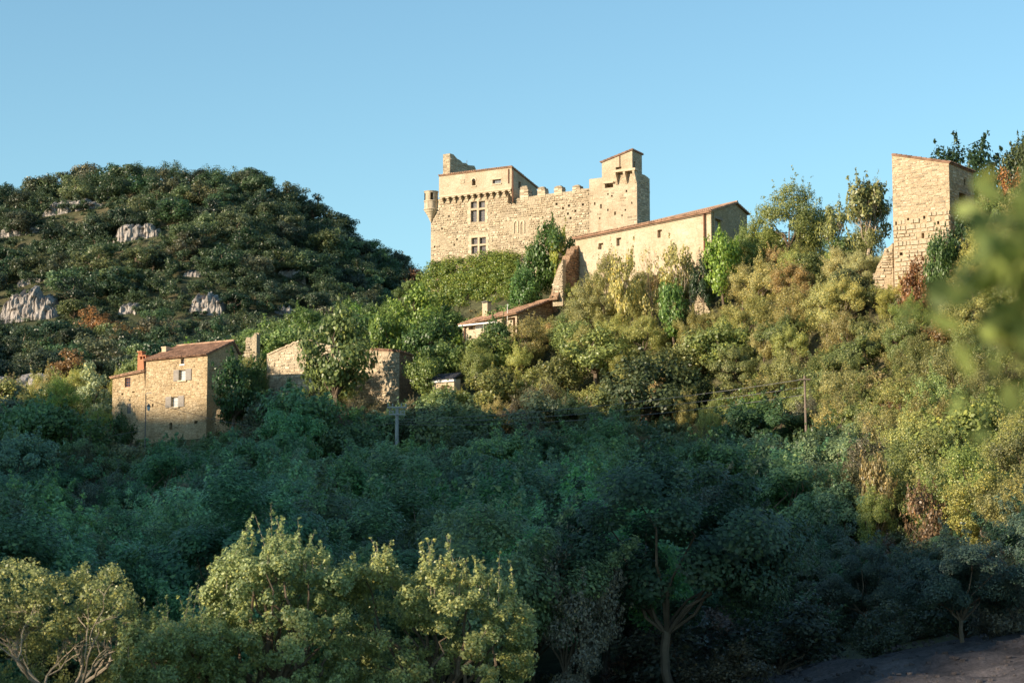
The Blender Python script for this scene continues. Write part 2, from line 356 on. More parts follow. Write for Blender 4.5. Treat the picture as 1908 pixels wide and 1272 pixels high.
def wall(name, parent, f, u0, u1, vb, top, holes, mat, thick=0.6, caps=(False, False)):
    us = sorted(set([round(x, 4) for x in [u0, u1]+[h[0] for h in holes]+[h[1] for h in holes]+[p[0] for p in top] if u0-1e-6 <= x <= u1+1e-6]))
    vs = sorted(set([round(x, 4) for x in [vb]+[h[2] for h in holes]+[h[3] for h in holes]]))
    m = MB(); idx = {}
    def vid(i, j):
        if (i, j) not in idx:
            idx[(i, j)] = len(m.V); u = us[i]; m.V.append(tuple(f.P(u, tv(top, u) if j == len(vs) else min(vs[j], tv(top, u)-0.002*(len(vs)-j)))))
        return idx[(i, j)]
    for i in range(len(us)-1):
        for j in range(len(vs)):
            uc = (us[i]+us[i+1])/2; vc = (vs[j]+vs[j+1])/2 if j+1 < len(vs) else 1e9
            if any(h[0] < uc < h[1] and h[2] < vc < h[3] for h in holes): continue
            m.F.append((vid(i, j), vid(i+1, j), vid(i+1, j+1), vid(i, j+1)))
    for (a, b_, c, d, dep) in holes:
        A = [f.P(a, c), f.P(b_, c), f.P(b_, d), f.P(a, d)]; B = [p-f.N*dep for p in A]
        m.add(A+B, [(0, 4, 5, 1), (1, 5, 6, 2), (2, 6, 7, 3), (3, 7, 4, 0), (4, 7, 6, 5)])
    for i in range(len(us)-1):
        a, b_ = us[i], us[i+1]; A = f.P(a, tv(top, a)); B = f.P(b_, tv(top, b_))
        m.add([A, B, B-f.N*thick, A-f.N*thick], [(0, 1, 2, 3)])
        m.add([f.P(a, vb, -thick), f.P(b_, vb, -thick), B-f.N*thick, A-f.N*thick], [(1, 0, 3, 2)])
    for e, u in ((0, u0), (1, u1)):
        if caps[e]:
            A = f.P(u, vb); B = f.P(u, tv(top, u)); m.add([A, B, B-f.N*thick, A-f.N*thick], [(0, 1, 2, 3)])
    return m.build(name, mat, parent)
def stone_list(u0, u1, vb, top, holes, w, h, R, marg=0.06, keep=1.0):
    out = []; v = vb
    while True:
        hh = h*R.uniform(0.7, 1.35)
        if v > max(p[1] for p in top): break
        u = u0-R.uniform(0, w)
        while u < u1:
            ww = w*R.uniform(0.5, 1.6); a, b_ = max(u, u0), min(u+ww, u1); u += ww
            if b_-a < w*0.25: continue
            hj = hh*R.uniform(0.8, 1.0)
            if v+hj > min(tv(top, a), tv(top, b_))-0.02: continue
            if any(a < H[1]+marg and b_ > H[0]-marg and v < H[3]+marg and v+hj > H[2]-marg for H in holes): continue
            if R.random() > keep or noise.noise((a*.42, v*.42, w*31)) > .26: continue
            out.append((a, b_, v, v+hj))
        v += hh
    return out
def stones(name, parent, f, u0, u1, vb, top, holes, w, h, mat, seed=1, proud=(0.02, 0.08), gap=0.022, keep=1.0):
    R = random.Random(seed); m = MB()
    for (a, b_, c, d) in stone_list(u0, u1, vb, top, holes, w, h, R, keep=keep):
        a += gap; b_ -= gap; c += gap; d -= gap; pr = R.uniform(*proud); j = lambda s: R.uniform(-s, s)
        e = min(b_-a, d-c)*0.16
        base = [f.P(a, c, -0.02), f.P(b_, c, -0.02), f.P(b_, d, -0.02), f.P(a, d, -0.02)]
        fr = [f.P(a+e+j(e*.7), c+e+j(e*.7), pr+j(.012)), f.P(b_-e+j(e*.7), c+e+j(e*.7), pr+j(.012)), f.P(b_-e+j(e*.7), d-e+j(e*.7), pr+j(.012)), f.P(a+e+j(e*.7), d-e+j(e*.7), pr+j(.012))]
        m.add(base+fr, [(4, 5, 6, 7), (0, 1, 5, 4), (1, 2, 6, 5), (2, 3, 7, 6), (3, 0, 4, 7)])
    return m.build(name, mat, parent, 'stuff') if m.V else None
def stone_protos():
    out = []
    for s in range(8):
        R = random.Random(s+50); j = lambda a: R.uniform(-a, a); V = []; 
        for (y, e) in ((-0.5, 0.0), (0.25, 0.02), (0.5, 0.12)):     # local x along, y out, z up
            for sx, sz in ((-1, -1), (1, -1), (1, 1), (-1, 1)):
                V.append((sx*(0.5-e)+j(0.035), y+j(0.04), sz*(0.5-e)+j(0.05)))
        F = [(8, 11, 10, 9)]+[(4*k+i, 4*k+4+i, 4*k+4+(i+1) % 4, 4*k+(i+1) % 4) for k in range(2) for i in range(4)]
        me = bpy.data.meshes.new('stone'); me.from_pydata(V, [], [tuple(reversed(q)) for q in F]); me.update(); out.append(me)
    return out
SP = stone_protos()
def stone_parts(parent, f, items, mat, seed=3, proud=(0.05, 0.14), gap=0.02):
    R = random.Random(seed); off = OFF[parent.name]
    for me in SP:
        if not me.materials: me.materials.append(mat)
    for (a, b_, c, d) in items:
        o = bpy.data.objects.new('stone', SP[R.randrange(8)]); COL.objects.link(o); o.parent = parent
        pr = R.uniform(*proud); dep = 0.3; p = f.P((a+b_)/2, (c+d)/2, pr-dep/2)-off
        rot = Matrix((f.U, f.N, Vector((0, 0, 1)))).transposed().to_4x4()
        o.matrix_basis = Matrix.Translation(p)@rot@Matrix.Rotation(R.uniform(-.05, .05), 4, 'Y')@Matrix.Diagonal((b_-a-gap, dep, d-c-gap, 1))
def roof(parent, A, B, C, D, mat, pitch=0.23, name='roof', seed=1, thick=0.09):
    """A eave left, B eave right, C ridge right, D ridge left: boarded slab with rows of half-round clay tiles"""
    A, B, C, D = map(Vector, (A, B, C, D)); nrm = (B-A).cross(D-A).normalized()
    if nrm.z < 0: nrm = -nrm
    m = MB(); m.add([A, B, C, D, A-nrm*thick, B-nrm*thick, C-nrm*thick, D-nrm*thick],
        [(0, 1, 2, 3), (7, 6, 5, 4), (0, 4, 5, 1), (1, 5, 6, 2), (2, 6, 7, 3), (3, 7, 4, 0)])
    ro = m.build(name, mat, parent); R = random.Random(seed)
    n = max(2, int((B-A).length/pitch)); m = MB(); L = ((D-A).length+(C-B).length)/2; k = max(1, int(L/0.42))
    for i in range(n):
        e = A.lerp(B, (i+.5)/n); r = D.lerp(C, (i+.5)/n); ac = (B-A).normalized(); al = (r-e).normalized()
        wdt = ((B-A).length+(C-D).length)/2/n
        e = e-al*R.uniform(0.04, 0.1)
        for q in range(k):
            p0 = e.lerp(r, q/k); p1 = e.lerp(r, min(1, (q+1.12)/k)); lift = R.uniform(0, .012); V = []
            for (p, ra, li) in ((p0, wdt*.5, .03+lift), (p1, wdt*.40, .005+lift)):
                for s in range(5):
                    an = math.pi*s/4; V.append(p+ac*(ra*math.cos(an)+R.uniform(-.008, .008))+nrm*(li+ra*.85*math.sin(an)))
            m.add(V, [(s, s+1, s+6, s+5) for s in range(4)]+[(4, 3, 2, 1, 0)])
    m.build('roof_tiles', mat, ro, 'stuff'); return ro
def window(parent, f, h, depth=0.22, frame=0.06, bars=(1, 2), fm='wood', gm='glass', name='window'):
    """casement in an opening h: frame, pane, glazing bars"""
    a, b_, c, d, _ = h; m = MB(); U, N, Z = f.U, f.N, Vector((0, 0, 1))
    for (x0, x1, y0, y1) in ((a, a+frame, c, d), (b_-frame, b_, c, d), (a+frame, b_-frame, c, c+frame), (a+frame, b_-frame, d-frame, d)):
        m.box(f.P(x0, y0, -depth-0.05), U*(x1-x0), Z*(y1-y0), N*0.06)
    wn = m.build(name, M[fm], parent)
    m = MB(); m.box(f.P(a+frame, c+frame, -depth-0.04), U*(b_-a-2*frame), Z*(d-c-2*frame), N*0.012); m.build('pane', M[gm], wn)
    t_ = frame*0.55; m = MB()
    for i in range(1, bars[0]+1):
        x = a+(b_-a)*i/(bars[0]+1); m.box(f.P(x-t_/2, c+frame, -depth-0.026), U*t_, Z*(d-c-2*frame), N*0.02)
    for i in range(1, bars[1]+1):
        y = c+(d-c)*i/(bars[1]+1); m.box(f.P(a+frame, y-t_/2, -depth-0.024), U*(b_-a-2*frame), Z*t_, N*0.02)
    if m.V: m.build('glazing_bars', M[fm], wn, 'stuff')
    return wn
def slab(parent, name, f, u0, u1, v0, v1, n0, n1, mat):
    m = MB(); m.box(f.P(u0, v0, n0), f.U*(u1-u0), Vector((0, 0, v1-v0)), f.N*(n1-n0)); return m.build(name, mat, parent)
def shutter(parent, f, u0, u1, v0, v1, mat=None):
    sh = slab(parent, 'shutter', f, u0, u1, v0, v1, 0.03, 0.07, mat or M['shutter']); m = MB(); n = max(3, int((v1-v0)/0.16))
    for i in range(n):
        y = v0+(v1-v0)*(i+.15)/n; m.box(f.P(u0+.04, y, 0.071), f.U*(u1-u0-.08), Vector((0, 0, (v1-v0)/n*.7)), f.N*0.018)
    m.build('slat', mat or M['shutter'], sh)
def quad_back(parent, f, sd, vb, top_front, top_side, mat, u0=0.0):
    """plain back and far side walls that close a rectangular building"""
    A = f.P(u0, 0); Bk = sd.P(sd.L, 0); C = A+(Bk-f.P(f.L, 0))
    m = MB(); zl = tv(top_front, u0); zr = tv(top_side, sd.L)
    m.add([Vector((C.x, C.y, vb)), Vector((Bk.x, Bk.y, vb)), Vector((Bk.x, Bk.y, zr-.05)), Vector((C.x, C.y, zr-.05))], [(1, 0, 3, 2)])
    m.add([Vector((A.x, A.y, vb)), Vector((C.x, C.y, vb)), Vector((C.x, C.y, zr-.05)), Vector((A.x, A.y, zl-.05))], [(1, 0, 3, 2)])
    return m.build('rear_wall', mat, parent), C, Bk
def ruined_wall(label, f, pts, vb, thick, mat, smat, seed, size=(0.4, 0.24), group='ruined walls', cat='wall', name='ruined_wall'):
    """a broken free-standing wall: ragged top, real thickness, rubble facing"""
    R = random.Random(seed); P0 = poly(f, pts); us = np.arange(P0[0][0], P0[-1][0]+.01, 0.22)
    top = [(float(u), tv(P0, u)+.45*noise.noise((u*1.1, seed, 0))+.22*math.floor(3*noise.noise((u*2.3, seed, 5)))*.5+R.uniform(-.08, .08)) for u in us]
    r = thing(name, label, cat, f.P(P0[0][0], vb), group)
    wall('masonry', r, f, float(us[0]), float(us[-1]), vb, top, [], mat, thick, (True, True))
    stones('facing_stones', r, f, float(us[0]), float(us[-1]), vb, top, [], size[0], size[1], smat, seed, (0.03, 0.14))
    m = MB()                                     # loose stones of the broken top and ends
    for i in range(int((us[-1]-us[0])*5)):
        u = R.uniform(us[0], us[-1]); s = R.uniform(.12, .24); m.box(f.P(u, tv(top, u)-.06, -R.uniform(.1, thick)), f.U*s, Vector((R.uniform(-.04, .04), R.uniform(-.04, .04), s*.7)), f.N*s)
    for i in range(int((P0[0][1]-vb)*5)):
        z = R.uniform(vb, P0[0][1]); s = R.uniform(.15, .3); m.box(f.P(us[0]-R.uniform(.05, .2), z, -R.uniform(.15, thick)), f.U*.3, Vector((0, 0, s*.7)), f.N*s)
    m.build('capping_stones', smat, r, 'stuff')
    return r

# ---------------------------------------------------------------- the castle
def castle():
    f = front(803, 1187, 400, 225, 32); sd = side_of(f, 1211, 400, 32)
    vb = f.uv(803, 545)[1]; base = f.P(f.L/2, vb)
    r = thing('castle', 'sandstone castle with corbelled keep, corner turret and crenellated wall on the hilltop', 'castle', base)
    uK, uT = f.uv(953, 380)[0], f.uv(1098, 380)[0]
    # keep: lower front wall
    top = poly(f, [(803, 405), (809, 388), (816, 371), (880, 364), (953, 354)]); top[0] = (0, top[0][1]); top[-1] = (uK, top[-1][1])
    lights = [(877.7, 376, 888.7, 387.8), (892.7, 375, 904, 387), (877.7, 392, 888.7, 413.5), (892.7, 391, 904, 412.6),
              (879, 443.4, 890, 455), (894, 442.4, 905.6, 454), (879, 458.4, 890, 473), (894, 457.6, 905.6, 472.4)]
    wh = [hole(f, *q, .45) for q in lights]
    # the rows of lights line up: share edges
    put = [hole(f, x, y, x+3, y+4) for x, y in ((845, 454), (808, 458), (835, 401), (822, 424), (850, 444))]
    kw = wall('keep_wall', r, f, 0, uK, vb, top, wh+put, M['castle'], 1.0)
    box = [(wh[0][0]-.35, wh[1][1]+.35, wh[2][2]-.28, wh[0][3]+.3, 0), (wh[4][0]-.35, wh[5][1]+.35, wh[6][2]-.2, wh[4][3]+.3, 0)]
    stones('rubble_facing', kw, f, 0.02, uK, vb, [(u, v-.45) for u, v in top], put+box, .36, .24, M['castle_stone'], 11, (0.02, 0.10), .03)
    for gi, g4 in enumerate((wh[:4], wh[4:])):
        bx = box[gi]; m = MB(); Z = Vector((0, 0, 1))
        for k in range(7):                                  # dressed jamb blocks, long and short
            y0 = bx[2]+(bx[3]-bx[2])*k/7; hh = (bx[3]-bx[2])/7-.012; e = .12 if k % 2 else 0
            m.box(f.P(bx[0]-e, y0, 0.002), f.U*(.33+e), Z*hh, f.N*.05); m.box(f.P(bx[1]-.33, y0, 0.002), f.U*(.33+e), Z*hh, f.N*.05)
        mu0, mu1 = g4[0][1]+.02, g4[1][0]-.02; m.box(f.P(mu0, bx[2]+.2, -.3), f.U*(mu1-mu0), Z*(bx[3]-bx[2]-.4), f.N*.34)
        m.box(f.P(bx[0]+.34, bx[3]-.28, .002), f.U*(bx[1]-bx[0]-.68), Z*.28, f.N*.05)
        m.box(f.P(bx[0]+.34, g4[2][3]+.02, -.02), f.U*(mu0-bx[0]-.36), Z*(g4[0][2]-g4[2][3]-.04), f.N*.05)
        m.box(f.P(mu1+.02, g4[3][3]+.02, -.02), f.U*(bx[1]-mu1-.36), Z*(g4[1][2]-g4[3][3]-.04), f.N*.05)
        su = m.build('window_surround', M['dressed'], r)
        for h in g4: window(r, f, h, .24, .045, (2, 4) if h[3]-h[2] > .8 else (2, 3), 'wood', 'glass')
    # upper storey, carried on corbels
    n1 = 0.5; fu = f.shift(n1); u0 = fu.uv(818, 350)[0]; u1 = fu.uv(953.5, 340)[0]
    vbu = fu.uv(885, 360.5)[1]; topu = poly(fu, [(818, 329), (841, 324.5), (953.5, 312)]); topu[0] = (u0, topu[0][1]); topu[-1] = (u1, topu[-1][1])
    hu = [hole(fu, 879.5, 337, 886, 346, 1.2), hole(fu, 917.5, 334.5, 933.5, 342, .5)]
    wall('upper_storey_wall', r, fu, u0, u1, vbu, topu, hu, M['plaster'], .8, (True, False))
    m = MB(); m.add([fu.P(u0, vbu), fu.P(u1, vbu), fu.P(u1, vbu, -n1-.3), fu.P(u0, vbu, -n1-.3)], [(3, 2, 1, 0)]); m.build('soffit', M['castle'], r)
    slab(r, 'window_sill', fu, hu[0][0]-.15, hu[0][1]+.15, hu[0][2]-.14, hu[0][2]-.01, -.02, .1, M['dressed'])
    slab(r, 'window_sill', fu, hu[1][0]-.1, hu[1][1]+.1, hu[1][2]-.14, hu[1][2]-.01, -.02, .1, M['dressed'])
    slab(r, 'window_lintel', fu, hu[1][0]-.3, hu[1][1]+.15, hu[1][3]+.01, hu[1][3]+.16, -.02, .05, M['dressed'])
    window(r, fu, hu[1], .25, .06, (2, 0), 'metal', 'glass')
    m = MB(); uc = (hu[0][0]+hu[0][1])/2; rr = (hu[0][1]-hu[0][0])/2        # arched head over the little window
    for k in range(7):
        a0 = math.pi*k/7; a1 = math.pi*(k+1)/7; q = hu[0][3]
        m.prism([fu.P(uc+math.cos(a)*s, q+math.sin(a)*s*1.1, .002) for a, s in ((a0, rr), (a1, rr), (a1, rr+.14), (a0, rr+.14))][::-1], fu.N*.05)
    m.build('window_arch', M['dressed'], r)
    m = MB(); m.prism([fu.P(uc+math.cos(a)*rr, hu[0][3]+math.sin(a)*rr*1.1, .004) for a in np.linspace(0, math.pi, 9)][::-1], fu.N*.01); m.build('arch_shade_plate', M['dark'], r)  # flat near-black plate on the wall, stands for shade inside the arch
    m = MB(); uo, vo_ = fu.uv(862, 338); m.box(fu.P(uo-.3, vo_-.25, .002), fu.U*.55, Vector((0, 0, .5)), fu.N*.04); m.build('blocked_window', M['castle'], r)
    # string course and row of corbels
    slab(r, 'string_course', fu, u0, u1-.02, vbu-.002, vbu+.17, .0, .07, M['dressed'])
    nC = 12
    for k in range(nC):
        u = u0+.25+(u1-u0-.55)*k/(nC-1); m = MB(); w_ = .13
        prof = [(0, 0), (n1, 0), (n1+.0, -.18), (n1*.72, -.24), (n1*.70, -.40), (n1*.42, -.46), (n1*.4, -.62), (.1, -.74), (0, -.76)]
        m.prism([f.P(u-w_, vbu+y, x) for x, y in prof], f.U*2*w_); m.build('corbel', M['dressed'], r)
        if k < nC-1:                                      # little arch between two corbels
            un = u0+.25+(u1-u0-.55)*(k+1)/(nC-1); a0, a1 = u+w_, un-w_; m = MB(); c_ = (a0+a1)/2; ra = (a1-a0)/2
            for s in range(6):
                t0 = math.pi*s/6; t1 = math.pi*(s+1)/6; p = [(c_+ra*math.cos(t0), -ra+ra*math.sin(t0)*.85), (c_+ra*math.cos(t1), -ra+ra*math.sin(t1)*.85)]
                m.prism([f.P(p[0][0], vbu, n1-.16), f.P(p[1][0], vbu, n1-.16), f.P(p[1][0], vbu+p[1][1], n1-.16), f.P(p[0][0], vbu+p[0][1], n1-.16)], f.N*.158)
            m.build('corbel_arch', M['plaster'], r)
    # right side of the upper storey, in shade
    b = 32; R_ = fu.P(u1, 0); su = Fac(R_, math.radians(b), True); LK = su.uv(1000, 350)[0]; su.L = LK
    tops = poly(su, [(953.5, 313), (1000, 350)]); tops[0] = (0, tops[0][1]); tops[1] = (LK, tops[1][1])
    hs_ = [hole(su, 966, 339, 970.5, 351, .8), hole(su, 987, 356, 992, 365, .8)]
    wall('side_wall', r, su, 0, LK, vbu-1.5, tops, hs_, M['plaster'], .5)
    for h in hs_: window(r, su, h, .2, .05, (1, 1))
    # roof of the keep falls to the back
    A = fu.P(u0, tv(topu, u0), .12); B = fu.P(u1, topu[-1][1], .12)+fu.U*.15; C = su.P(LK+.3, tops[1][1]-.1, .15); D = fu.P(u0, tops[1][1]-.1)+su.U*(LK+.3)
    # the tile rows run down to the rear, so the front edge is the high edge
    up = Vector((0, 0, .10)); roof(r, C+up, D+up, A+up, B+up, M['tile'], .24, seed=5)
    m = MB(); n_t = 40
    for k in range(n_t):                                  # tile ends along the front edge
        p = (A+up).lerp(B+up, (k+.5)/n_t); m.prism([p+fu.U*.1*math.cos(a)+Vector((0, 0, .09*math.sin(a)))+fu.N*.12 for a in np.linspace(0, math.pi, 6)], -fu.N*.3)
    m.build('eave_tiles', M['tile'], r, 'stuff')
    m = MB(); m.tube([fu.P(fu.uv(948, 318)[0], fu.uv(948, y)[1], .08) for y in (315, 325, 342)], .06); m.build('drainpipe', M['pipe'], r)
    m = MB(); m.tube([su.P(0.1, tops[0][1]-.3, .09), su.P(0.1, vbu-1.4, .09)], .06); m.build('drainpipe', M['pipe'], r)
    # closing walls of the keep
    m = MB(); z0, z1 = vb, tops[1][1]-.15; bl = f.P(0.02, 0, -6.5); bm = f.P(uK, 0, -6.5)
    for p, q, za, zb in ((f.P(0.02, 0, -.0), bl, top[0][1], z1), (bl, bm, z1, z1), (bm, f.P(uK, 0, -1), z1, z1)):
        m.add([(p.x, p.y, z0), (q.x, q.y, z0), (q.x, q.y, zb), (p.x, p.y, za)], [(0, 1, 2, 3)])
    a_, b2 = fu.P(u0, 0), fu.P(u0, 0)+su.U*(LK+.1)
    m.add([(a_.x, a_.y, vbu), (b2.x, b2.y, vbu), (b2.x, b2.y, z1), (a_.x, a_.y, topu[0][1]-.1)], [(0, 1, 2, 3)])
    e_ = su.P(LK, 0); m.add([(e_.x, e_.y, vbu-1.5), (b2.x, b2.y, vbu-1.5), (b2.x, b2.y, z1), (e_.x, e_.y, z1)], [(0, 1, 2, 3)])
    fb = f.P(0.02, vbu-.6); m.add([f.P(0.02, vbu-.7), f.P(uK, vbu-.7), f.P(uK, vbu-.7, -6.5), f.P(.02, vbu-.7, -6.5)], [(0, 1, 2, 3)])
    m.build('rear_wall', M['castle'], r)
    # remains of the higher wall along the left of the roof
    fs = fu.shift(-.25); ua, ub = fs.uv(825.5, 300)[0], fs.uv(838.5, 300)[0]; sl_ = Fac(fs.P(ub, 0), math.radians(b), True)
    pf = poly(sl_, [(838.5, 286), (845, 288), (852, 296), (858, 299), (862, 303.5), (868, 304), (873, 308), (884, 309)])
    pf = [(max(0, u), v) for u, v in pf]; ue = pf[-1][0]; pf.append((max(LK+.2, ue+.8), pf[-1][1]-.9)); vl = tops[1][1]-.5
    m = MB(); m.prism([sl_.P(0, vl)]+[sl_.P(u, v) for u, v in pf]+[sl_.P(pf[-1][0], vl)], -f.U*(ub-ua)); m.build('broken_wall', M['castle'], r)
    ft = Fac(fs.P(ua, 0), 0); ft.U = fs.U; ft.N = fs.N; zt = pf[0][1]
    stones('rubble_facing', r, ft, .02, ub-ua-.02, vl+1, [(0, zt), (ub-ua, zt)], [], .4, .26, M['castle_stone'], 4, (0.01, .05))
    stones('rubble_facing', r, sl_, .02, pf[-2][0], vl+1, pf, [], .45, .25, M['castle_stone'], 5, (0.01, .06))
    m = MB(); p = sl_.P(sl_.uv(874, 306)[0], 0, -.3); zq = sl_.uv(874, 306)[1]; m.tube([(p.x, p.y, zq-.3), (p.x, p.y, zq+.5)], .03, 5); m.build('vent_pipe', M['metal'], r)
    # corner turret (bartizan)
    c = f.P(.06, 0, .05); zz = lambda y: f.uv(803, y)[1]; rad = .78
    m = MB(); m.lathe(c, [(0.02, zz(416)), (.16, zz(411)), (.2, zz(410)), (.30, zz(405.5)), (.36, zz(405)), (.44, zz(401)), (.50, zz(400.4)), (.60, zz(397)), (.68, zz(396.2)), (.78, zz(392.5)), (.86, zz(391.6)), (.86, zz(390.4)), (.78, zz(389.8))], 24); tb = m.build('turret', M['dressed'], r)
    ns = 30; m = MB(); zs = [zz(389.8), zz(375.5), zz(374.5), zz(366), zz(361), zz(358.5)]; fa = math.atan2(f.N.y, f.N.x)
    for k in range(ns):
        a0, a1 = 2*math.pi*k/ns, 2*math.pi*(k+1)/ns; am = (a0+a1)/2; rel = (am-fa+math.pi) % (2*math.pi)-math.pi
        op = any(abs(rel-q) < w2 for q, w2 in ((0.62, .26), (-.55, .22), (2.2, .25)))
        for i in range(len(zs)-1):
            if op and i in (2, 3): continue
            if op and i == 4: pass
            for (ra, fl) in ((rad, 0), (rad-.16, 1)):
                q = [(c.x+ra*math.cos(a), c.y+ra*math.sin(a), z) for a, z in ((a0, zs[i]), (a1, zs[i]), (a1, zs[i+1]), (a0, zs[i+1]))]
                m.add(q, [(0, 1, 2, 3) if not fl else (3, 2, 1, 0)])
        q = [(c.x+ra*math.cos(a), c.y+ra*math.sin(a), zs[-1]) for a, ra in ((a0, rad), (a1, rad), (a1, rad-.16), (a0, rad-.16))]; m.add(q, [(0, 1, 2, 3)])
    m.build('turret_wall', M['plaster'], tb)
    m = MB(); m.lathe(c, [(rad+.01, zz(377)), (rad+.06, zz(376.5)), (rad+.06, zz(375)), (rad+.01, zz(374.6))], 30); m.build('turret_moulding', M['dressed'], tb)
    m = MB(); m.lathe(c, [(rad-.1, zz(359)), (rad+.05, zz(358.6)), (rad+.05, zz(357.4)), (.3, zz(356.6)), (.02, zz(356.4))], 30); m.build('turret_cap', M['castle'], tb)
    m = MB(); m.lathe(c, [(rad-.05, zz(388)), (.02, zz(388))], 24); m.build('turret_floor', M['castle'], tb)
    # curtain wall with merlons
    holes_c = [(1035, 378), (1058, 381), (1061, 404), (1056, 396), (1070, 391), (1084, 379), (1047, 386), (1011, 421)]
    hc = [hole(f, x, y, x+4, y+4.5) for x, y in holes_c]
    topc = poly(f, [(953, 371), (985, 367), (1000, 364), (1032, 360), (1048, 358), (1066, 356), (1082, 352), (1098, 351)]); topc[0] = (uK, topc[0][1]); topc[-1] = (uT, topc[-1][1])
    cw = wall('curtain_wall', r, f, uK, uT, vb, topc, hc, M['castle'], 1.0)
    ex = [hole(f, 955, 409, 981, 437, 0)]
    stones('rubble_facing', cw, f, uK, uT, vb, topc, hc+ex, .36, .23, M['castle_stone'], 12, (0.02, 0.11), .03)
    for (x0, x1, yt) in ((968.5, 985, 348), (1001.5, 1016.5, 349.5), (1032.5, 1048, 347.5), (1066.5, 1081.5, 346)):
        a = f.uv(x0, 360)[0]; b_ = f.uv(x1, 360)[0]; zt = f.uv((x0+x1)/2, yt)[1]; zb = min(tv(topc, a), tv(topc, b_))-.3; R = random.Random(int(x0)); m = MB()
        for q in range(5):                              # courses of stones, weathered at the top
            y0 = zb+(zt-zb)*q/5; s = .06*(q > 3)
            m.box(f.P(a+s+R.uniform(0, .05), y0, -.75), f.U*((b_-a)*.48-s), Vector((0, 0, (zt-zb)/5-.01)), f.N*(.78+R.uniform(0, .05)))
            m.box(f.P(a+(b_-a)*.5, y0, -.75), f.U*((b_-a)*.5-s-R.uniform(0, .06)), Vector((0, 0, (zt-zb)/5-R.uniform(0.01, .08))), f.N*(.78+R.uniform(0, .05)))
        m.box(f.P(a+.2, zt-.02, -.6), f.U*(b_-a-.5), Vector((0, 0, .12)), f.N*.5)
        m.build('merlon', M['castle_stone'], r)
    for (x0, x1) in ((957, 966.5), (969, 978)):         # two blind arches
        a, b_ = f.uv(x0, 420)[0], f.uv(x1, 420)[0]; z0, z1 = f.uv(x0, 435)[1], f.uv(x0, 417)[1]; c_ = (a+b_)/2; ra = (b_-a)/2; m = MB()
        out = [(b_, z0), (b_, z1)]+[(c_+ra*math.cos(q), z1+ra*1.3*math.sin(q)) for q in np.linspace(.2, math.pi-.2, 7)]+[(a, z1), (a, z0)]
        inn = [(c_+(u-c_)*.62, z0+(v-z0)*.88) for u, v in out]
        for k in range(len(out)-1): m.prism([f.P(*out[k], .004), f.P(*out[k+1], .004), f.P(*inn[k+1], .004), f.P(*inn[k], .004)][::-1], f.N*.09)
        m.build('blind_arch', M['dressed'], r)
    # dark lean-to roof behind the merlons
    p0, p1 = f.P(uK+.6, topc[0][1]+.5, -1.6), f.P(uT, topc[-1][1]-.2, -1.6); m = MB(); q0, q1 = p0-f.N*4+Vector((0, 0, .1)), p1-f.N*4+Vector((0, 0, .1))
    m.add([p0, p1, q1, q0], [(0, 1, 2, 3)]); m.add([p0, p1, p1-Vector((0, 0, 6)), p0-Vector((0, 0, 6))], [(0, 1, 2, 3)]); m.build('lean_to_roof', M['dark_roof'], r)
    # square tower
    topt = poly(f, [(1098, 334), (1122, 331), (1150, 331), (1187, 327)]); topt[0] = (uT, topt[0][1]); topt[-1] = (f.L, topt[-1][1])
    z2 = lambda x, y: (1000+x/3.976, 260+y/3.976)
    sm = [(430, 475, 12, 22), (476, 495, 12, 34), (385, 490, 12, 20), (528, 405, 11, 14), (557, 418, 12, 14), (665, 382, 13, 17), (704, 470, 10, 17), (527, 522, 12, 17), (580, 547, 14, 26), (657, 522, 12, 14), (632, 563, 10, 14), (467, 583, 10, 14)]
    ht = [hole(f, z2(x-w2/2, 0)[0], z2(0, y-h2/2)[1], z2(x+w2/2, 0)[0], z2(0, y+h2/2)[1]) for x, y, w2, h2 in sm if z2(x, 0)[0] > 1100]
    ht.append(hole(f, 1127, 342.5, 1142.5, 350, .9))
    tw = wall('tower_wall', r, f, uT, f.L, vb, topt, ht, M['plaster'], .8)
    stones('rubble_facing', tw, f, uT, f.L-.05, vb, [(u, v-.3) for u, v in topt], ht, .5, .3, M['castle_stone'], 13, (0.008, 0.03), .02, .45)
    tops2 = poly(sd, [(1187, 322), (1201, 326), (1208, 331), (1211, 337)]); tops2[0] = (0, tops2[0][1]); tops2[-1] = (sd.L, tops2[-1][1])
    sw = wall('tower_side_wall', r, sd, 0, sd.L, vb, tops2, [], M['castle'], .8)
    stones('rubble_facing', sw, sd, .05, sd.L, vb, tops2, [], .4, .26, M['castle_stone'], 14, (0.01, 0.05))
    m = MB(); K = sd.P(sd.L, 0); K2 = f.P(uT, 0)+sd.U*sd.L; zt = topt[0][1]-.05
    for p, q in ((K, K2), (K2, f.P(uT, 0))): m.add([(p.x, p.y, vb), (q.x, q.y, vb), (q.x, q.y, zt), (p.x, p.y, zt)], [(0, 1, 2, 3)])
    m.add([f.P(uT, zt-.5), f.P(f.L-.1, zt-.5), f.P(f.L-.1, zt-.5)+sd.U*(sd.L-.1), (K2.x, K2.y, zt-.5)], [(0, 1, 2, 3)]); m.build('rear_wall', M['castle'], r)
    # turret room on top of the tower
    fi = f.shift(-.02); a, b_ = fi.uv(1121.5, 310)[0], fi.uv(1178, 300)[0]; topr = poly(fi, [(1121.5, 302.5), (1150, 288), (1178, 279)]); topr[0] = (a, topr[0][1]); topr[-1] = (b_, topr[-1][1])
    vr = tv(topt, a)-.8
    wall('stair_room_wall', r, fi, a, b_, vr, topr, [hole(fi, 1147, 311, 1158, 320, .6)], M['plaster'], .4, (True, False))
    sr = Fac(fi.P(b_, 0), math.radians(b), True); Lr = sr.uv(1196, 290)[0]; tp = poly(sr, [(1178, 280), (1196, 288)]); tp[0] = (0, tp[0][1]); tp[1] = (Lr, tp[1][1])
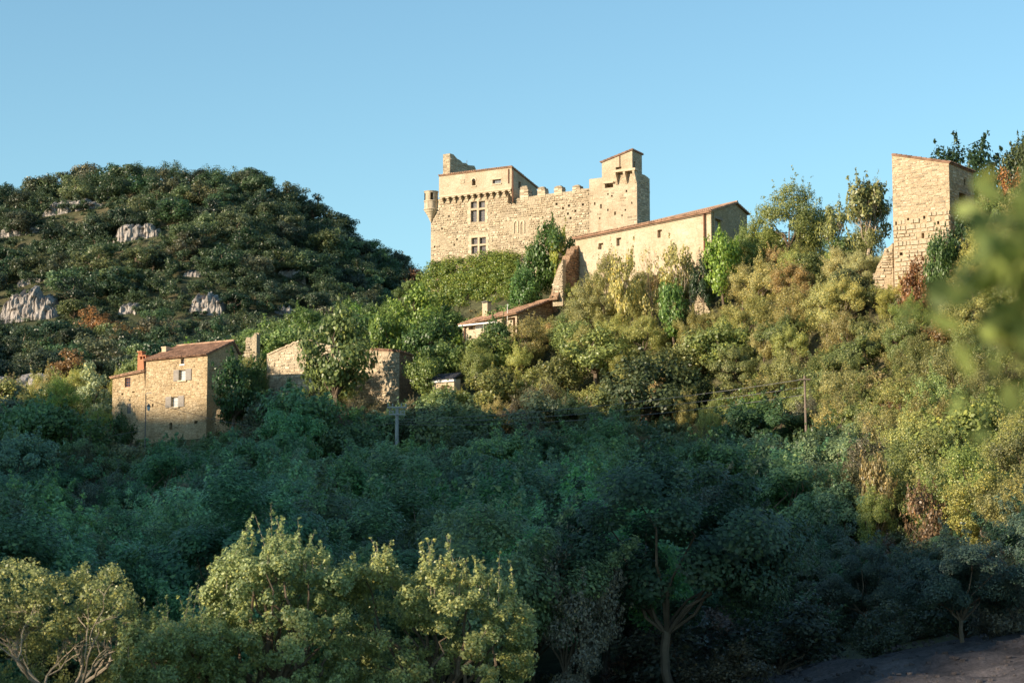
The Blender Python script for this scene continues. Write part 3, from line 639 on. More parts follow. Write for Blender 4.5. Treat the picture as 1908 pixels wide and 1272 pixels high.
    wall('stair_room_side', r, sr, 0, Lr, vr, tp, [hole(sr, 1180.5, 301, 1183.5, 316, .6)], M['castle'], .4)
    k1 = sr.P(Lr, 0); k2 = fi.P(a, 0)+sr.U*Lr; m = MB()
    m.add([(k1.x, k1.y, vr), (k2.x, k2.y, vr), (k2.x, k2.y, topr[0][1]), (k1.x, k1.y, tp[1][1])], [(0, 1, 2, 3)])
    p = fi.P(a, 0); m.add([(k2.x, k2.y, vr), (p.x, p.y, vr), (p.x, p.y, topr[0][1]), (k2.x, k2.y, topr[0][1])], [(0, 1, 2, 3)]); m.build('rear_wall', M['castle'], r)
    up = Vector((0, 0, .06)); roof(r, fi.P(a-.15, topr[0][1], .1)+sr.U*(Lr+.2)+up*0, fi.P(a-.15, topr[0][1]-.04, .12)+up, fi.P(b_+.12, topr[-1][1], .12)+up, sr.P(Lr+.2, tp[1][1], .12)+up, M['tile_old'], .24, seed=8)
    m = MB(); q = fi.uv(1155, 300)[0]; m.tube([fi.P(q, fi.uv(1155, 288)[1], .06), fi.P(q, fi.uv(1155, 311)[1], .06)], .045); m.build('drainpipe', M['pipe'], r)
    # brattice box on consoles at the tower corner
    a, b_ = f.uv(1149, 330)[0], f.uv(1186, 325)[0]; zt = f.uv(1168, 319)[1]; m = MB()
    m.box(f.P(a, zt-.12, -.05), f.U*(b_-a+.2), Vector((0, 0, .24)), f.N*.75); m.build('brattice_beam', M['dressed'], r)
    for q in (0.03, .5, .97):
        u = a+(b_-a)*q; m = MB()
        m.prism([f.P(u-.11, zt-.12, 0), f.P(u-.11, zt-.12, .62), f.P(u-.11, zt-.35, .6), f.P(u-.11, zt-.75, .38), f.P(u-.11, zt-1.0, .33), f.P(u-.11, zt-1.35, .08), f.P(u-.11, zt-1.4, 0)], f.U*.24); m.build('corbel', M['dressed'], r)
    m = MB(); m.box(f.P(a+.1, zt-1.2, .003), f.U*(b_-a-.1), Vector((0, 0, 1.05)), f.N*.02); m.build('brattice_recess', M['castle'], r)
    m = MB(); m.box(f.P(f.uv(1127, 340)[0]-.1, f.uv(1127, 343)[1], -.02), f.U*1.25, Vector((0, 0, .16)), f.N*.3); m.build('ledge', M['dressed'], r)
    return r, f, sd
CASTLE, CF, CS = castle()

# ---------------------------------------------------------------- the long barn below the castle
def barn():
    f = front(1072, 1325, 420, 206, 42); sd = side_of(f, 1392, 400, 31); vb = f.uv(1200, 590)[1]
    r = thing('long_barn', 'long pale rendered barn with low tiled roof below the castle tower', 'barn', f.P(f.L/2, vb))
    top = poly(f, [(1072, 444), (1325, 393.5)]); top[0] = (0, top[0][1]); top[1] = (f.L, top[1][1])
    H = [hole(f, 1115, 453, 1124, 464.5, .45), hole(f, 1148.5, 443, 1157.5, 458, .45), hole(f, 1225, 428, 1233.5, 443, .45), hole(f, 1227, 499, 1234, 511, .45), hole(f, 1317, 455, 1320, 462, .6)]
    wall('front_wall', r, f, 0, f.L, vb, top, H, M['barn'], .6)
    stones('rubble_facing', r, f, .05, f.L-.05, vb, [(u, v-.3) for u, v in top], H, .5, .28, M['barn'], 23, (0.004, 0.022), .02, .22)
    for h in H[:4]:
        slab(r, 'window', f, h[0]+.02, h[1]-.02, h[2]+.02, h[3]-.02, -.42, -.36, M['barn'])
    h = H[0]; m = MB(); c_ = (h[0]+h[1])/2; ra = (h[1]-h[0])/2
    m.prism([f.P(c_+math.cos(a)*ra, h[3]+math.sin(a)*ra*.7, .003) for a in np.linspace(0, math.pi, 9)][::-1], f.N*.03); m.build('window_arch', M['dressed'], r)
    tp = poly(sd, [(1325, 393.5), (1370, 379.5), (1392, 400)]); tp[0] = (0, tp[0][1]); tp[-1] = (sd.L, tp[-1][1]); ap = tp[1]
    hs_ = [hole(sd, 1333, 409, 1343.5, 440, .5)]
    wall('gable_wall', r, sd, 0, sd.L, vb, tp, hs_, M['house'], .6)
    slab(r, 'lintel', sd, hs_[0][0]-.3, hs_[0][1]+.3, hs_[0][3], hs_[0][3]+.25, -.02, .08, M['wood'])
    window(r, sd, hs_[0], .3, .07, (1, 3), 'wood', 'curtain')
    rw, C, Bk = quad_back(r, f, sd, vb, top, tp, M['barn'])
    up = Vector((0, 0, .08)); A = f.P(-.2, top[0][1]-.06, .3)+up; B = f.P(f.L, top[1][1]-.06, .3)-sd.U*0+sd.N*.25+up
    rr = sd.P(ap[0], ap[1]+.04, .25)+up; dz = top[0][1]-top[1][1]; rl = f.P(-.2, 0)+sd.U*ap[0]; rl.z = top[0][1]+1.2
    roof(r, A, B, rr, rl, M['tile'], .24, seed=21)
    E = sd.P(sd.L+.25, tp[-1][1], .25)+up; Dk = C+sd.U*.25-f.U*.2; Dk.z = tp[-1][1]+dz+.08; roof(r, E, Dk, rl, rr, M['tile'], .24, 'rear_roof', 22)
    m = MB()
    m.tube([rl+Vector((0, 0, .06)), rr+Vector((0, 0, .06))], .13, 8); m.build('ridge_tiles', M['tile'], r)
    u = f.uv(1313, 420)[0]; m = MB(); m.tube([f.P(u, tv(top, u)-.1, .1), f.P(u, vb, .1)], .085); m.build('drainpipe', M['pipe'], r)
    m = MB(); m.tube([f.P(0, top[0][1]-.12, .33), f.P(f.L, top[1][1]-.12, .33)], .05, 5); m.build('gutter', M['tile_old'], r)
    return f, sd
BF, BS = barn()

# ---------------------------------------------------------------- ruined square tower on the right
def right_tower():
    f = front(1664, 1770, 400, 172, 33); sd = side_of(f, 1816, 400, 36); vb = f.uv(1700, 560)[1]
    r = thing('ruined_tower', 'tall square stone tower with slanting top standing alone on the ridge', 'tower', f.P(f.L/2, vb))
    top = poly(f, [(1662, 289), (1769, 304)]); top[0] = (0, top[0][1]); top[1] = (f.L, top[1][1])
    H = [hole(f, 1717, 434, 1722, 444), hole(f, 1676, 470, 1682, 476, .7), hole(f, 1746, 412, 1750, 418, .7), hole(f, 1668, 413, 1671, 420, .7), hole(f, 1690, 406, 1694, 411, .7), hole(f, 1720, 402, 1724, 408, .5)]
    wall('front_wall', r, f, 0, f.L, vb, top, H, M['tower'], .7)
    zc = f.uv(1715, 402)[1]
    items = stone_list(0.02, f.L-.02, vb, [(0, zc), (f.L, zc+.6)], H, .52, .36, random.Random(5), .03)
    items = sorted(items, key=lambda q: -(q[1]-q[0])*(q[3]-q[2]))[:290]
    stone_parts(r, f, items, M['castle_stone'])
    zu = zc+.2
    stones('rubble_facing', r, f, .02, f.L-.02, zu, [(u, v-.05) for u, v in top], H, .34, .2, M['castle_stone'], 31, (0.005, .045), .02, .72)
    tp = poly(sd, [(1769, 304), (1816, 323)]); tp[0] = (0, tp[0][1]); tp[1] = (sd.L, tp[1][1])
    hs_ = [hole(sd, 1787, 360, 1799, 375, .9), hole(sd, 1796, 334, 1799, 345, .7)]
    sw = wall('side_wall', r, sd, 0, sd.L, vb, tp, hs_, M['house'], .7)
    stones('rubble_facing', sw, sd, .05, sd.L, vb, tp, hs_, .4, .25, M['castle_stone'], 33, (0.005, .05), .02, .6)
    rw, C, Bk = quad_back(r, f, sd, vb, top, tp, M['tower'])
    Cz = Vector((C.x, C.y, tp[1][1]+top[0][1]-top[1][1])); up = Vector((0, 0, .05))
    m = MB(); m.add([Vector((C.x, C.y, tp[1][1]-.1)), Vector((Bk.x, Bk.y, tp[1][1]-.1)), Cz], [(0, 1, 2)]); A = f.P(0, top[0][1]); m.add([A, Vector((C.x, C.y, tp[1][1]-.1)), Cz], [(0, 1, 2)]); m.build('rear_gable', M['tower'], r)
    roof(r, f.P(f.L, top[1][1], .1)+sd.N*.12+up, sd.P(sd.L+.1, tp[1][1], .12)+up, Cz+up, f.P(0, top[0][1], .1)+up, M['tile_old'], .26, seed=34, thick=.08)
    return f, sd
TF, TS = right_tower()

# ---------------------------------------------------------------- village house at the lower left
def house():
    f = front(210, 386, 700, 205, 38); sd = side_of(f, 444, 660, 38); vb = f.uv(300, 860)[1]
    r = thing('stone_house', 'two storey stone house with tiled roof, chimneys and grey shutters', 'house', f.P(f.L/2, vb))
    uM = f.uv(272, 690)[0]
    tl = poly(f, [(210, 704), (272, 691)]); tl[0] = (0, tl[0][1]); tl[1] = (uM, tl[1][1])
    tm = poly(f, [(272, 671), (386, 660.5)]); tm[0] = (uM, tm[0][1]); tm[1] = (f.L, tm[1][1])
    HL = [hole(f, 232.5, 703, 243, 721, .5), hole(f, 236.5, 751, 244, 770, .5), hole(f, 226, 732, 229.5, 736), hole(f, 246, 728.5, 251, 731)]
    HM = [hole(f, 337, 668, 343.5, 678, .5), hole(f, 334.5, 689, 346.5, 708, .5), hole(f, 320, 739, 332.5, 757.5, .5), hole(f, 315.5, 787, 321, 800, .8), hole(f, 362, 783.5, 368, 789, .8), hole(f, 283, 752, 286, 758, .7)]
    wl = wall('left_wall', r, f, 0, uM-.001, vb, tl, HL, M['house'], .6); wm = wall('front_wall', r, f, uM, f.L, vb, tm, HM, M['house'], .6, (True, False))
    stones('rubble_facing', wl, f, .02, uM, vb, tl, HL, .42, .24, M['house'], 41, (0.005, .05), .02, .65)
    stones('rubble_facing', wm, f, uM, f.L-.02, vb, tm, [(h[0]-.15, h[1]+.15, h[2]-.15, h[3]+.15, 0) for h in HM], .42, .24, M['house'], 42, (0.005, .05), .02, .65)
    window(r, f, HL[0], .15, .08, (1, 2), 'red_wood'); slab(r, 'shutter', f, HL[1][0], HL[1][1], HL[1][2], HL[1][3], -.12, -.06, M['metal'])
    window(r, f, HM[0], .2, .06, (1, 1), 'wood'); window(r, f, HM[1], .2, .07, (1, 3), 'white', 'curtain'); window(r, f, HM[2], .2, .07, (1, 2), 'white', 'curtain')
    for h in (HM[1], HM[2]):
        w_ = (h[1]-h[0])*.86; shutter(r, f, h[0]-w_-.02, h[0]-.02, h[2]-.05, h[3]+.05); shutter(r, f, h[1]+.02, h[1]+w_+.02, h[2]-.05, h[3]+.05)
        slab(r, 'window_sill', f, h[0]-.15, h[1]+.15, h[2]-.16, h[2]-.01, -.02, .14, M['dressed'])
    slab(r, 'window_sill', f, HM[0][0]-.1, HM[0][1]+.1, HM[0][2]-.14, HM[0][2]-.01, -.02, .08, M['white'])
    tp = poly(sd, [(386, 660.5), (434, 637.5), (444, 661)]); tp[0] = (0, tp[0][1]); tp[-1] = (sd.L, tp[-1][1]); ap = tp[1]
    wall('gable_wall', r, sd, 0, sd.L, vb, tp, [hole(sd, 412, 735, 421, 762, .8)], M['house'], .6)
    rw, C, Bk = quad_back(r, f, sd, vb, tm, tp, M['house'], uM)
    up = Vector((0, 0, .06)); A = f.P(uM-.1, tm[0][1]-.06, .28)+up; B = f.P(f.L, tm[1][1]-.06, .28)+sd.N*.2+up; rr = sd.P(ap[0], ap[1]+.03, .2)+up
    rl = f.P(uM-.1, 0)+sd.U*ap[0]; rl.z = f.shift(0).uv(334, 648)[1]; Rl = Fac(Vector((rr.x, rr.y, 0)), math.radians(38)); ul, zl = Rl.uv(330, 648.5)
    hip = Rl.P(max(ul, (rl-Vector((rr.x, rr.y, 0))).dot(Rl.U)), rr.z+.05); roof(r, A, B, rr, hip, M['tile_old'], .24, seed=43)
    E = sd.P(sd.L+.2, tp[-1][1], .2)+up; Dk = C.copy(); Dk.z = tp[-1][1]; roof(r, E, Dk, hip, rr, M['tile_old'], .24, 'rear_roof', 44)
    m = MB(); m.add([A, Dk, hip], [(0, 1, 2)]); m.add([f.P(uM, vb+4, -.3), Vector((Dk.x, Dk.y, vb+4)), Dk-up, A-up], [(0, 1, 2, 3)]); m.build('hip_end', M['tile_old'], r)
    m = MB(); m.tube([hip+up, rr+up], .12, 8); m.build('ridge_tiles', M['tile'], r)
    # lower roof on the left wing
    A = f.P(-.15, tl[0][1]-.05, .25)+up; B = f.P(uM-.02, tl[1][1]-.05, .25)+up; k = 4.2; C2 = f.P(uM-.02, 0, -k); C2.z = tl[1][1]+1.25; D2 = f.P(.1, 0, -1.0); D2.z = tl[0][1]+.32
    roof(r, A, B, C2, D2, M['tile'], .24, 'lower_roof', 45)
    m = MB(); a_ = f.P(0, tl[0][1], 0); m.add([f.P(0, vb), a_, D2-up*2, Vector((D2.x, D2.y, vb))], [(0, 1, 2, 3)]); m.add([Vector((D2.x, D2.y, vb)), D2-up*2, C2-up*2, Vector((C2.x, C2.y, vb))], [(0, 1, 2, 3)]); m.build('rear_wall', M['house'], r)
    def chim(x0, x1, y0, y1, n, mat, cap, nm='chimney'):
        g_ = f.shift(n); a, b_ = g_.uv(x0, y1)[0], g_.uv(x1, y1)[0]; z0, z1 = g_.uv(x0, y1)[1], g_.uv(x0, y0)[1]; m = MB(); w_ = b_-a
        m.box(g_.P(a, z0-.6, -.5), f.U*w_, Vector((0, 0, z1-z0+.5)), f.N*.5); c = m.build(nm, mat, r)
        m = MB()
        if cap == 'flat': m.box(g_.P(a-.05, z1-.1, -.55), f.U*(w_+.1), Vector((0, 0, .1)), f.N*.6)
        else:
            for q in (0.02, w_/2-.06, w_-.14): m.box(g_.P(a+q, z1-.102, -.45), f.U*.12, Vector((0, 0, .3)), f.N*.4)
            m.box(g_.P(a-.06, z1+.196, -.56), f.U*(w_+.12), Vector((0, 0, .1)), f.N*.62)
        m.build('chimney_cap', mat, c)
    chim(301, 309, 646, 664, -1.5, M['dressed'], 'flat'); chim(258, 271, 668, 694, -.5, M['brick'], 'arch'); chim(256, 263.5, 660, 690, -2.2, M['brick'], 'arch')
    # dark arched doorway frame in the gable, under the tree
    return f, sd
HF, HS = house()

# ---------------------------------------------------------------- roofless ruin beside it
def ruin():
    f = front(497, 744, 690, 207, 33); sd = side_of(f, 769, 680, 33); vb = f.uv(620, 775)[1]
    r = thing('ruined_barn', 'roofless ruined stone barn half hidden by a tree beside the stone house', 'ruin', f.P(f.L/2, vb))
    R = random.Random(9); P0 = poly(f, [(497, 661), (525, 648), (572, 629), (596, 640), (640, 648), (690, 651), (742, 655)]); P0[0] = (0, P0[0][1]); P0[-1] = (f.L, P0[-1][1])
    us = np.linspace(0, f.L, 60); top = [(float(u), tv(P0, u)+(R.uniform(-.09, .09) if 5 < i < 58 else 0)) for i, u in enumerate(us)]
    H = [hole(f, 640, 690, 650, 705, 1.2), hole(f, 690, 672, 699, 686, 1.2)]
    wm = wall('front_wall', r, f, 0, f.L, vb, top, H, M['castle'], .8, (True, False))
    stones('rubble_facing', wm, f, .02, f.L-.02, vb, [(u, v-.1) for u, v in top], H, .42, .26, M['castle_stone'], 51, (0.01, .08), .022, .9)
    tp = poly(sd, [(744, 655), (769, 663)]); tp[0] = (0, tp[0][1]); tp[1] = (sd.L, tp[1][1])
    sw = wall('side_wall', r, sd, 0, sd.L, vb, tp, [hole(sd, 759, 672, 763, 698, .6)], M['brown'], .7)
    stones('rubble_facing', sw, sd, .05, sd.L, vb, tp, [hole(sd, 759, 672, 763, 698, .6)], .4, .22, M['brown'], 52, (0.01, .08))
    quad_back(r, f, sd, vb, [(0, top[0][1]-.5)], tp, M['castle'])
    u = f.P(f.L-3, 0); roof(r, f.P(f.L-3.4, tv(top, f.L-3.4)+.04, .1), f.P(f.L, top[-1][1]+.04, .1)+sd.N*.15, sd.P(sd.L, tp[1][1]+.08, .15), f.P(f.L-3.4, tp[1][1]+.08, 0)+sd.U*sd.L, M['tile_old'], .24, 'roof', 53, .08)
    m = MB(); ct = poly(f, [(497, 661), (572, 629)])
    for i in range(26):
        u = ct[0][0]+.1+(ct[1][0]-ct[0][0]-.1)*i/26; m.box(f.P(u, tv(top, u)-.04, -.8), f.U*.3, Vector((0, 0, .12)), f.N*.9)
    m.build('coping', M['dressed'], r, 'stuff')
    return f, sd
RF, RS = ruin()

# ---------------------------------------------------------------- small house on the slope under the castle
def small_house():
    f = front(862, 963, 600, 213, 40); sd = side_of(f, 1036, 575, 40); vb = f.uv(900, 690)[1]
    r = thing('small_house', 'small pale house with low tiled roof and square chimney below the castle', 'house', f.P(f.L/2, vb))
    top = poly(f, [(862, 605), (963, 583.5)]); top[0] = (0, top[0][1]); top[1] = (f.L, top[1][1])
    H = [hole(f, 873, 605, 904, 613, 1.0), hole(f, 907.5, 598, 927, 606.5, 1.0), hole(f, 936, 592, 960, 640, 1.6)]
    wall('front_wall', r, f, 0, f.L, vb, top, H, M['barn'], .5)
    for h in H[:2]: window(r, f, (h[0]+(h[1]-h[0])*.28, h[1], h[2], h[3], 0), .35, .05, (2, 0), 'white', 'curtain')
    tp = poly(sd, [(963, 583.5), (1024, 560), (1036, 590)]); tp[0] = (0, tp[0][1]); tp[-1] = (sd.L, tp[-1][1]); ap = tp[1]
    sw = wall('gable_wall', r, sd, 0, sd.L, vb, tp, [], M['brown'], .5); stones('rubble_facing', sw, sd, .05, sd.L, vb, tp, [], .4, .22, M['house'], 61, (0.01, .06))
    rw, C, Bk = quad_back(r, f, sd, vb, top, tp, M['barn'])
    up = Vector((0, 0, .06)); dz = top[0][1]-top[1][1]; A = f.P(-.25, top[0][1]-.08, .4)+up; B = f.P(f.L, top[1][1]-.08, .4)+sd.N*.3+up; rr = sd.P(ap[0], ap[1]+.03, .3)+up; rl = f.P(-.25, 0)+sd.U*ap[0]; rl.z = rr.z+dz
    roof(r, A, B, rr, rl, M['tile'], .24, seed=62); E = sd.P(sd.L+.2, tp[-1][1], .3)+up; Dk = C-f.U*.25; Dk.z = tp[-1][1]+dz+.06; roof(r, E, Dk, rl, rr, M['tile'], .24, 'rear_roof', 63)
    m = MB(); m.tube([rl+up, rr+up], .12, 8); m.build('ridge_tiles', M['tile'], r)
    m = MB(); m.box(f.P(-.2, top[0][1]-.2, .36), f.U*(f.L*.72), Vector((0, 0, .14)), f.N*.08); m.build('fascia', M['white'], r)
    m = MB(); m.tube([f.P(.35, top[0][1]-.2, .1), f.P(.35, vb+1, .1)], .06); m.build('drainpipe', M['pipe'], r)
    g_ = f.shift(-1.6); a, b_ = g_.uv(898.5, 590)[0], g_.uv(908, 590)[0]; z0, z1 = g_.uv(900, 592)[1], g_.uv(900, 565)[1]; m = MB(); m.box(g_.P(a, z0-.5, -.6), f.U*(b_-a), Vector((0, 0, z1-z0+.5)), f.N*.6); c = m.build('chimney', M['barn'], r)
    m = MB(); m.box(g_.P(a-.06, z1+.12, -.68), f.U*(b_-a+.12), Vector((0, 0, .07)), f.N*.76)
    for q in (0, b_-a-.1): m.box(g_.P(a+q, z1-.002, -.6), f.U*.1, Vector((0, 0, .13)), f.N*.6)
    m.build('chimney_cap', M['metal'], c)
    m = MB(); p = f.P(f.uv(949, 590)[0], 0, .3); m.tube([(p.x, p.y, f.uv(949, 600)[1]), (p.x, p.y, f.uv(949, 567)[1])], .035, 5); m.build('aerial_mast', M['white'], r)
    return f
SF = small_house()
def shed():
    f = front(806, 846, 712, 200, 35); sd = side_of(f, 858, 706, 35); vb = f.uv(820, 760)[1]
    r = thing('small_shed', 'small pale shed with a white cornice beside the ruined barn', 'shed', f.P(f.L/2, vb))
    top = poly(f, [(806, 713), (846, 706)]); top[0] = (0, top[0][1]); top[1] = (f.L, top[1][1]); H = [hole(f, 822, 718, 838, 745, .8)]
    wall('front_wall', r, f, 0, f.L, vb, top, H, M['barn'], .4); tp = poly(sd, [(846, 706), (858, 706)]); tp[0] = (0, tp[0][1]); tp[1] = (sd.L, tp[1][1]); wall('side_wall', r, sd, 0, sd.L, vb, tp, [], M['barn'], .4)
    quad_back(r, f, sd, vb, top, tp, M['barn']); slab(r, 'cornice', f, -.1, f.L+.1, top[0][1]-.02, top[0][1]+.2, -.1, .2, M['white'])
    roof(r, f.P(-.1, top[0][1]+.21, .2), f.P(f.L+.1, top[0][1]+.21, .2), sd.P(sd.L, tp[1][1]+.55, .1), f.P(-.1, tp[1][1]+.55)+sd.U*sd.L, M['dark_roof'], .24, seed=71, thick=.06)
shed()
# ---------------------------------------------------------------- broken walls
rs = Fac(at(1046, 500, 214), math.radians(30), True)
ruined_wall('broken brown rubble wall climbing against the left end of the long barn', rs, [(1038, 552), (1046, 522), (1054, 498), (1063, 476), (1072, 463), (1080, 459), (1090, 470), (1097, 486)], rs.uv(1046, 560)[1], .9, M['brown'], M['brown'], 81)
fr = front(1034, 1048, 520, 213.5, 25)
ruined_wall('sunlit ragged end of rubble wall stepping down below the castle', fr, [(1030, 530), (1036, 506), (1046, 488), (1052, 478)], fr.uv(1040, 570)[1], .8, M['castle'], M['castle_stone'], 82)
fr = front(458, 480, 640, 222, 25)
ruined_wall('lone upright fragment of pale wall between the stone house and the ruined barn', fr, [(458, 630), (466, 626), (474, 622), (478, 626), (480, 640)], fr.uv(470, 720)[1], .7, M['castle'], M['castle_stone'], 83)
fr = front(1630, 1668, 480, 176, 20)
ruined_wall('low crumbling rubble wall leaning against the foot of the lone tower', fr, [(1630, 512), (1638, 484), (1648, 464), (1656, 458), (1667, 450)], fr.uv(1640, 560)[1], .8, M['tower'], M['castle_stone'], 84)
fr = front(1284, 1324, 560, 199, 25)
ruined_wall('stepped remnant of rubble wall on the bank under the right end of the barn', fr, [(1284, 524), (1296, 530), (1304, 548), (1316, 566), (1326, 584)], fr.uv(1300, 625)[1], .7, M['castle'], M['castle_stone'], 85)
fr = front(386, 448, 770, 203.5, 38)
ruined_wall('low grey retaining wall along the terrace at the corner of the stone house', fr, [(386, 767), (410, 765), (448, 759)], fr.uv(410, 815)[1], .5, M['house'], M['house'], 86, (.36, .2), 'garden walls', 'wall', 'retaining_wall')
fr = front(745, 775, 740, 203, 30)

# ---------------------------------------------------------------- rocks on the far hill
def rock(x, y, wpx, hpx, Y, seed, label, lean=0.45):
    """ledge of limestone: ragged lens-shaped cliff face with fissures and bedding steps, its top running back into the hill"""
    Y = hit(x, y+hpx*.42, Y-70, Y+40); p = at(x, y+hpx/2, Y); k = Y/FPX; W, H = wpx*k, hpx*k; r = thing('rock_outcrop', label, 'rock', tuple(p), 'limestone outcrops'); V = []; F = []; nu, nv = 72, 26
    def nz(*q): return noise.noise(q)
    for i in range(nu+1):
        a = -1+2*i/nu; env = max(0, 1-abs(a)**5); top = H*env*(.90+.16*nz(a*1.9, seed*1.7, 0)+.10*math.floor(2.5*nz(a*4, seed, 4))+.05*nz(a*17, seed, 2))
        fis = -1.1*max(0, .55-abs(nz(a*W*.42, seed*3.1, 1))*4)+.7*nz(a*W*.30, seed, 7)
        for j in range(nv+1):
            t_ = j/nv
            if t_ <= .72:
                q = t_/.72; z = -2.5+q*(top+2.5); bed = math.floor((z+nz(a*3, seed, 9)*.6)/1.1); st = nz(bed*3.7, a*W*.35, seed)*.75
                out = -q*H*lean*.5+(fis*.8+st*1.5)*min(1.0, W/9)*(.35+.65*q)+.35*nz(a*W*.9, z*.9, seed)
            else:
                q = (t_-.72)/.28; z = top+q*1.2+nz(a*5, q*3, seed)*.35; out = -H*lean*.5-q*4.5+fis*(1-q)*.5
            V.append((a*W*.5+nz(z*.5, a*4, seed)*.25*W/10, -out-.4*W*.1*(1-a*a), z))
    F = [(i*(nv+1)+j, (i+1)*(nv+1)+j, (i+1)*(nv+1)+j+1, i*(nv+1)+j+1) for i in range(nu) for j in range(nv)]
    me = bpy.data.meshes.new('rock_face'); me.from_pydata(V, [], F); me.update(); link('rock_face', me, M['rock'], r)
ROCKS = [(50, 572, 120, 66, 452, 1, 'tall fluted grey cliff at the foot of the wooded hill'), (255, 433, 96, 36, 486, 2, 'broad pale ledge of rock half way up the wooded hill'),
         (140, 386, 126, 28, 508, 3, 'long pale cliff band near the top of the wooded hill'), (382, 568, 70, 46, 447, 4, 'blocky rock face above rusty bushes on the wooded hill'),
         (35, 428, 80, 34, 496, 5, 'grey crag under the cliff band on the wooded hill'), (238, 578, 44, 26, 446, 6, 'small grey crag between bushes on the wooded hill'),
         (358, 512, 40, 14, 465, 7, 'thin rock step in the middle of the wooded hill'), (540, 512, 60, 22, 466, 8, 'shaded rock slab on the dark flank of the wooded hill'),
         (530, 580, 50, 22, 440, 9, 'pale boulder among bushes above the ruined barn'), (60, 524, 60, 14, 466, 10, 'low rock step on top of the fluted cliff'), (610, 415, 40, 16, 505, 11, 'narrow rock band high on the dark flank of the hill')]
for q in ROCKS: rock(*q)
# pale rocky road bank left of the house
rock(20, 728, 200, 66, 262, 12, 'pale rocky cutting behind the bright poplar', 1.2)
# ---------------------------------------------------------------- gravel bank in the lower right corner
def bank():
    V = []; F = []; xs = np.linspace(5, 40, 60); ys = np.linspace(48, 73, 60)
    Zg = ground(*[q.ravel() for q in np.meshgrid(xs, ys)]).reshape(60, 60)
    for j, y in enumerate(ys):
        for i, x in enumerate(xs):
            e = min(1, (x-5-3*noise.noise((y*.2, 1, 1)))/6, (73-y+2*noise.noise((x*.2, 4, 1)))/4); e = max(-1, e)
            V.append((x, y, Zg[j, i]+.35*e+noise.noise((x*.5, y*.5, 0))*.35+noise.noise((x*1.7, y*1.7, 3))*.14))
    F = [(j*60+i, j*60+i+1, (j+1)*60+i+1, (j+1)*60+i) for j in range(59) for i in range(59)]
    gp = tag(build('gravel_path', V, F, M['gravel'], smooth=True), kind='structure'); R = random.Random(6); m = MB()
    for i in range(5000):
        x, y = R.uniform(8, 34), R.uniform(50, 72); k = .015+.07*R.random()**6; z = gz(x, y)+.35+noise.noise((x*.5, y*.5, 0))*.35+noise.noise((x*1.7, y*1.7, 3))*.14
        j = lambda: R.uniform(-.35, .35)*k
        m.add([(x+sx*k+j(), y+sy*k+j(), z+sz*k*.6+j()) for sz in (-1, 1) for sx, sy in ((-1, -1), (1, -1), (1, 1), (-1, 1))], [(3, 2, 1, 0), (4, 5, 6, 7), (0, 1, 5, 4), (1, 2, 6, 5), (2, 3, 7, 6), (3, 0, 4, 7)])
    m.build('gravel', M['gravel'], gp, 'stuff')
bank()

# ---------------------------------------------------------------- trees
def unit(v): return v/np.maximum(np.linalg.norm(v, axis=1, keepdims=True), 1e-9)
def leaf_quads(rng, C, Rr, n, size, centre, flat=0.8, fill=0.45, up=0.0, asp=0.62, radial=0.6, mess=0.55):
    """n leaf-sized rhombs spread through clumps C (k,3) of radius Rr (k,)"""
    C = np.asarray(C, float); Rr = np.asarray(Rr, float); pr = Rr**2/np.sum(Rr**2)
    k = rng.choice(len(C), n, p=pr); d = unit(rng.normal(size=(n, 3)))
    rad = Rr[k]*rng.random(n)**fill
    pos = C[k]+d*rad[:, None]*np.array([1, 1, flat])
    nr = unit(d*0.7+unit(pos-centre)*radial+rng.normal(size=(n, 3))*mess+np.array([0, 0, up]))
    t1 = unit(np.cross(nr, rng.normal(size=(n, 3)))); t2 = np.cross(nr, t1)
    s = size*rng.uniform(0.6, 1.35, n)[:, None]
    bend = nr*s*0.12
    V = np.stack([pos-t1*s*.5, pos+t2*s*.5*asp-bend, pos+t1*s*.5, pos-t2*s*.5*asp-bend], 1).reshape(-1, 3)
    return V
def quads_mesh(name, V): return mesh_np(name, V, np.arange(len(V)).reshape(-1, 4))
def limb_path(a, b, R, k=4, wob=0.06):
    a = Vector(a); b = Vector(b); L = (b-a).length
    return [a.lerp(b, i/k)+Vector((R.uniform(-1, 1), R.uniform(-1, 1), R.uniform(-.3, .8)*(1 if i < k else 0)))*wob*L*(0 if i in (0, k) else 1) for i in range(k+1)]
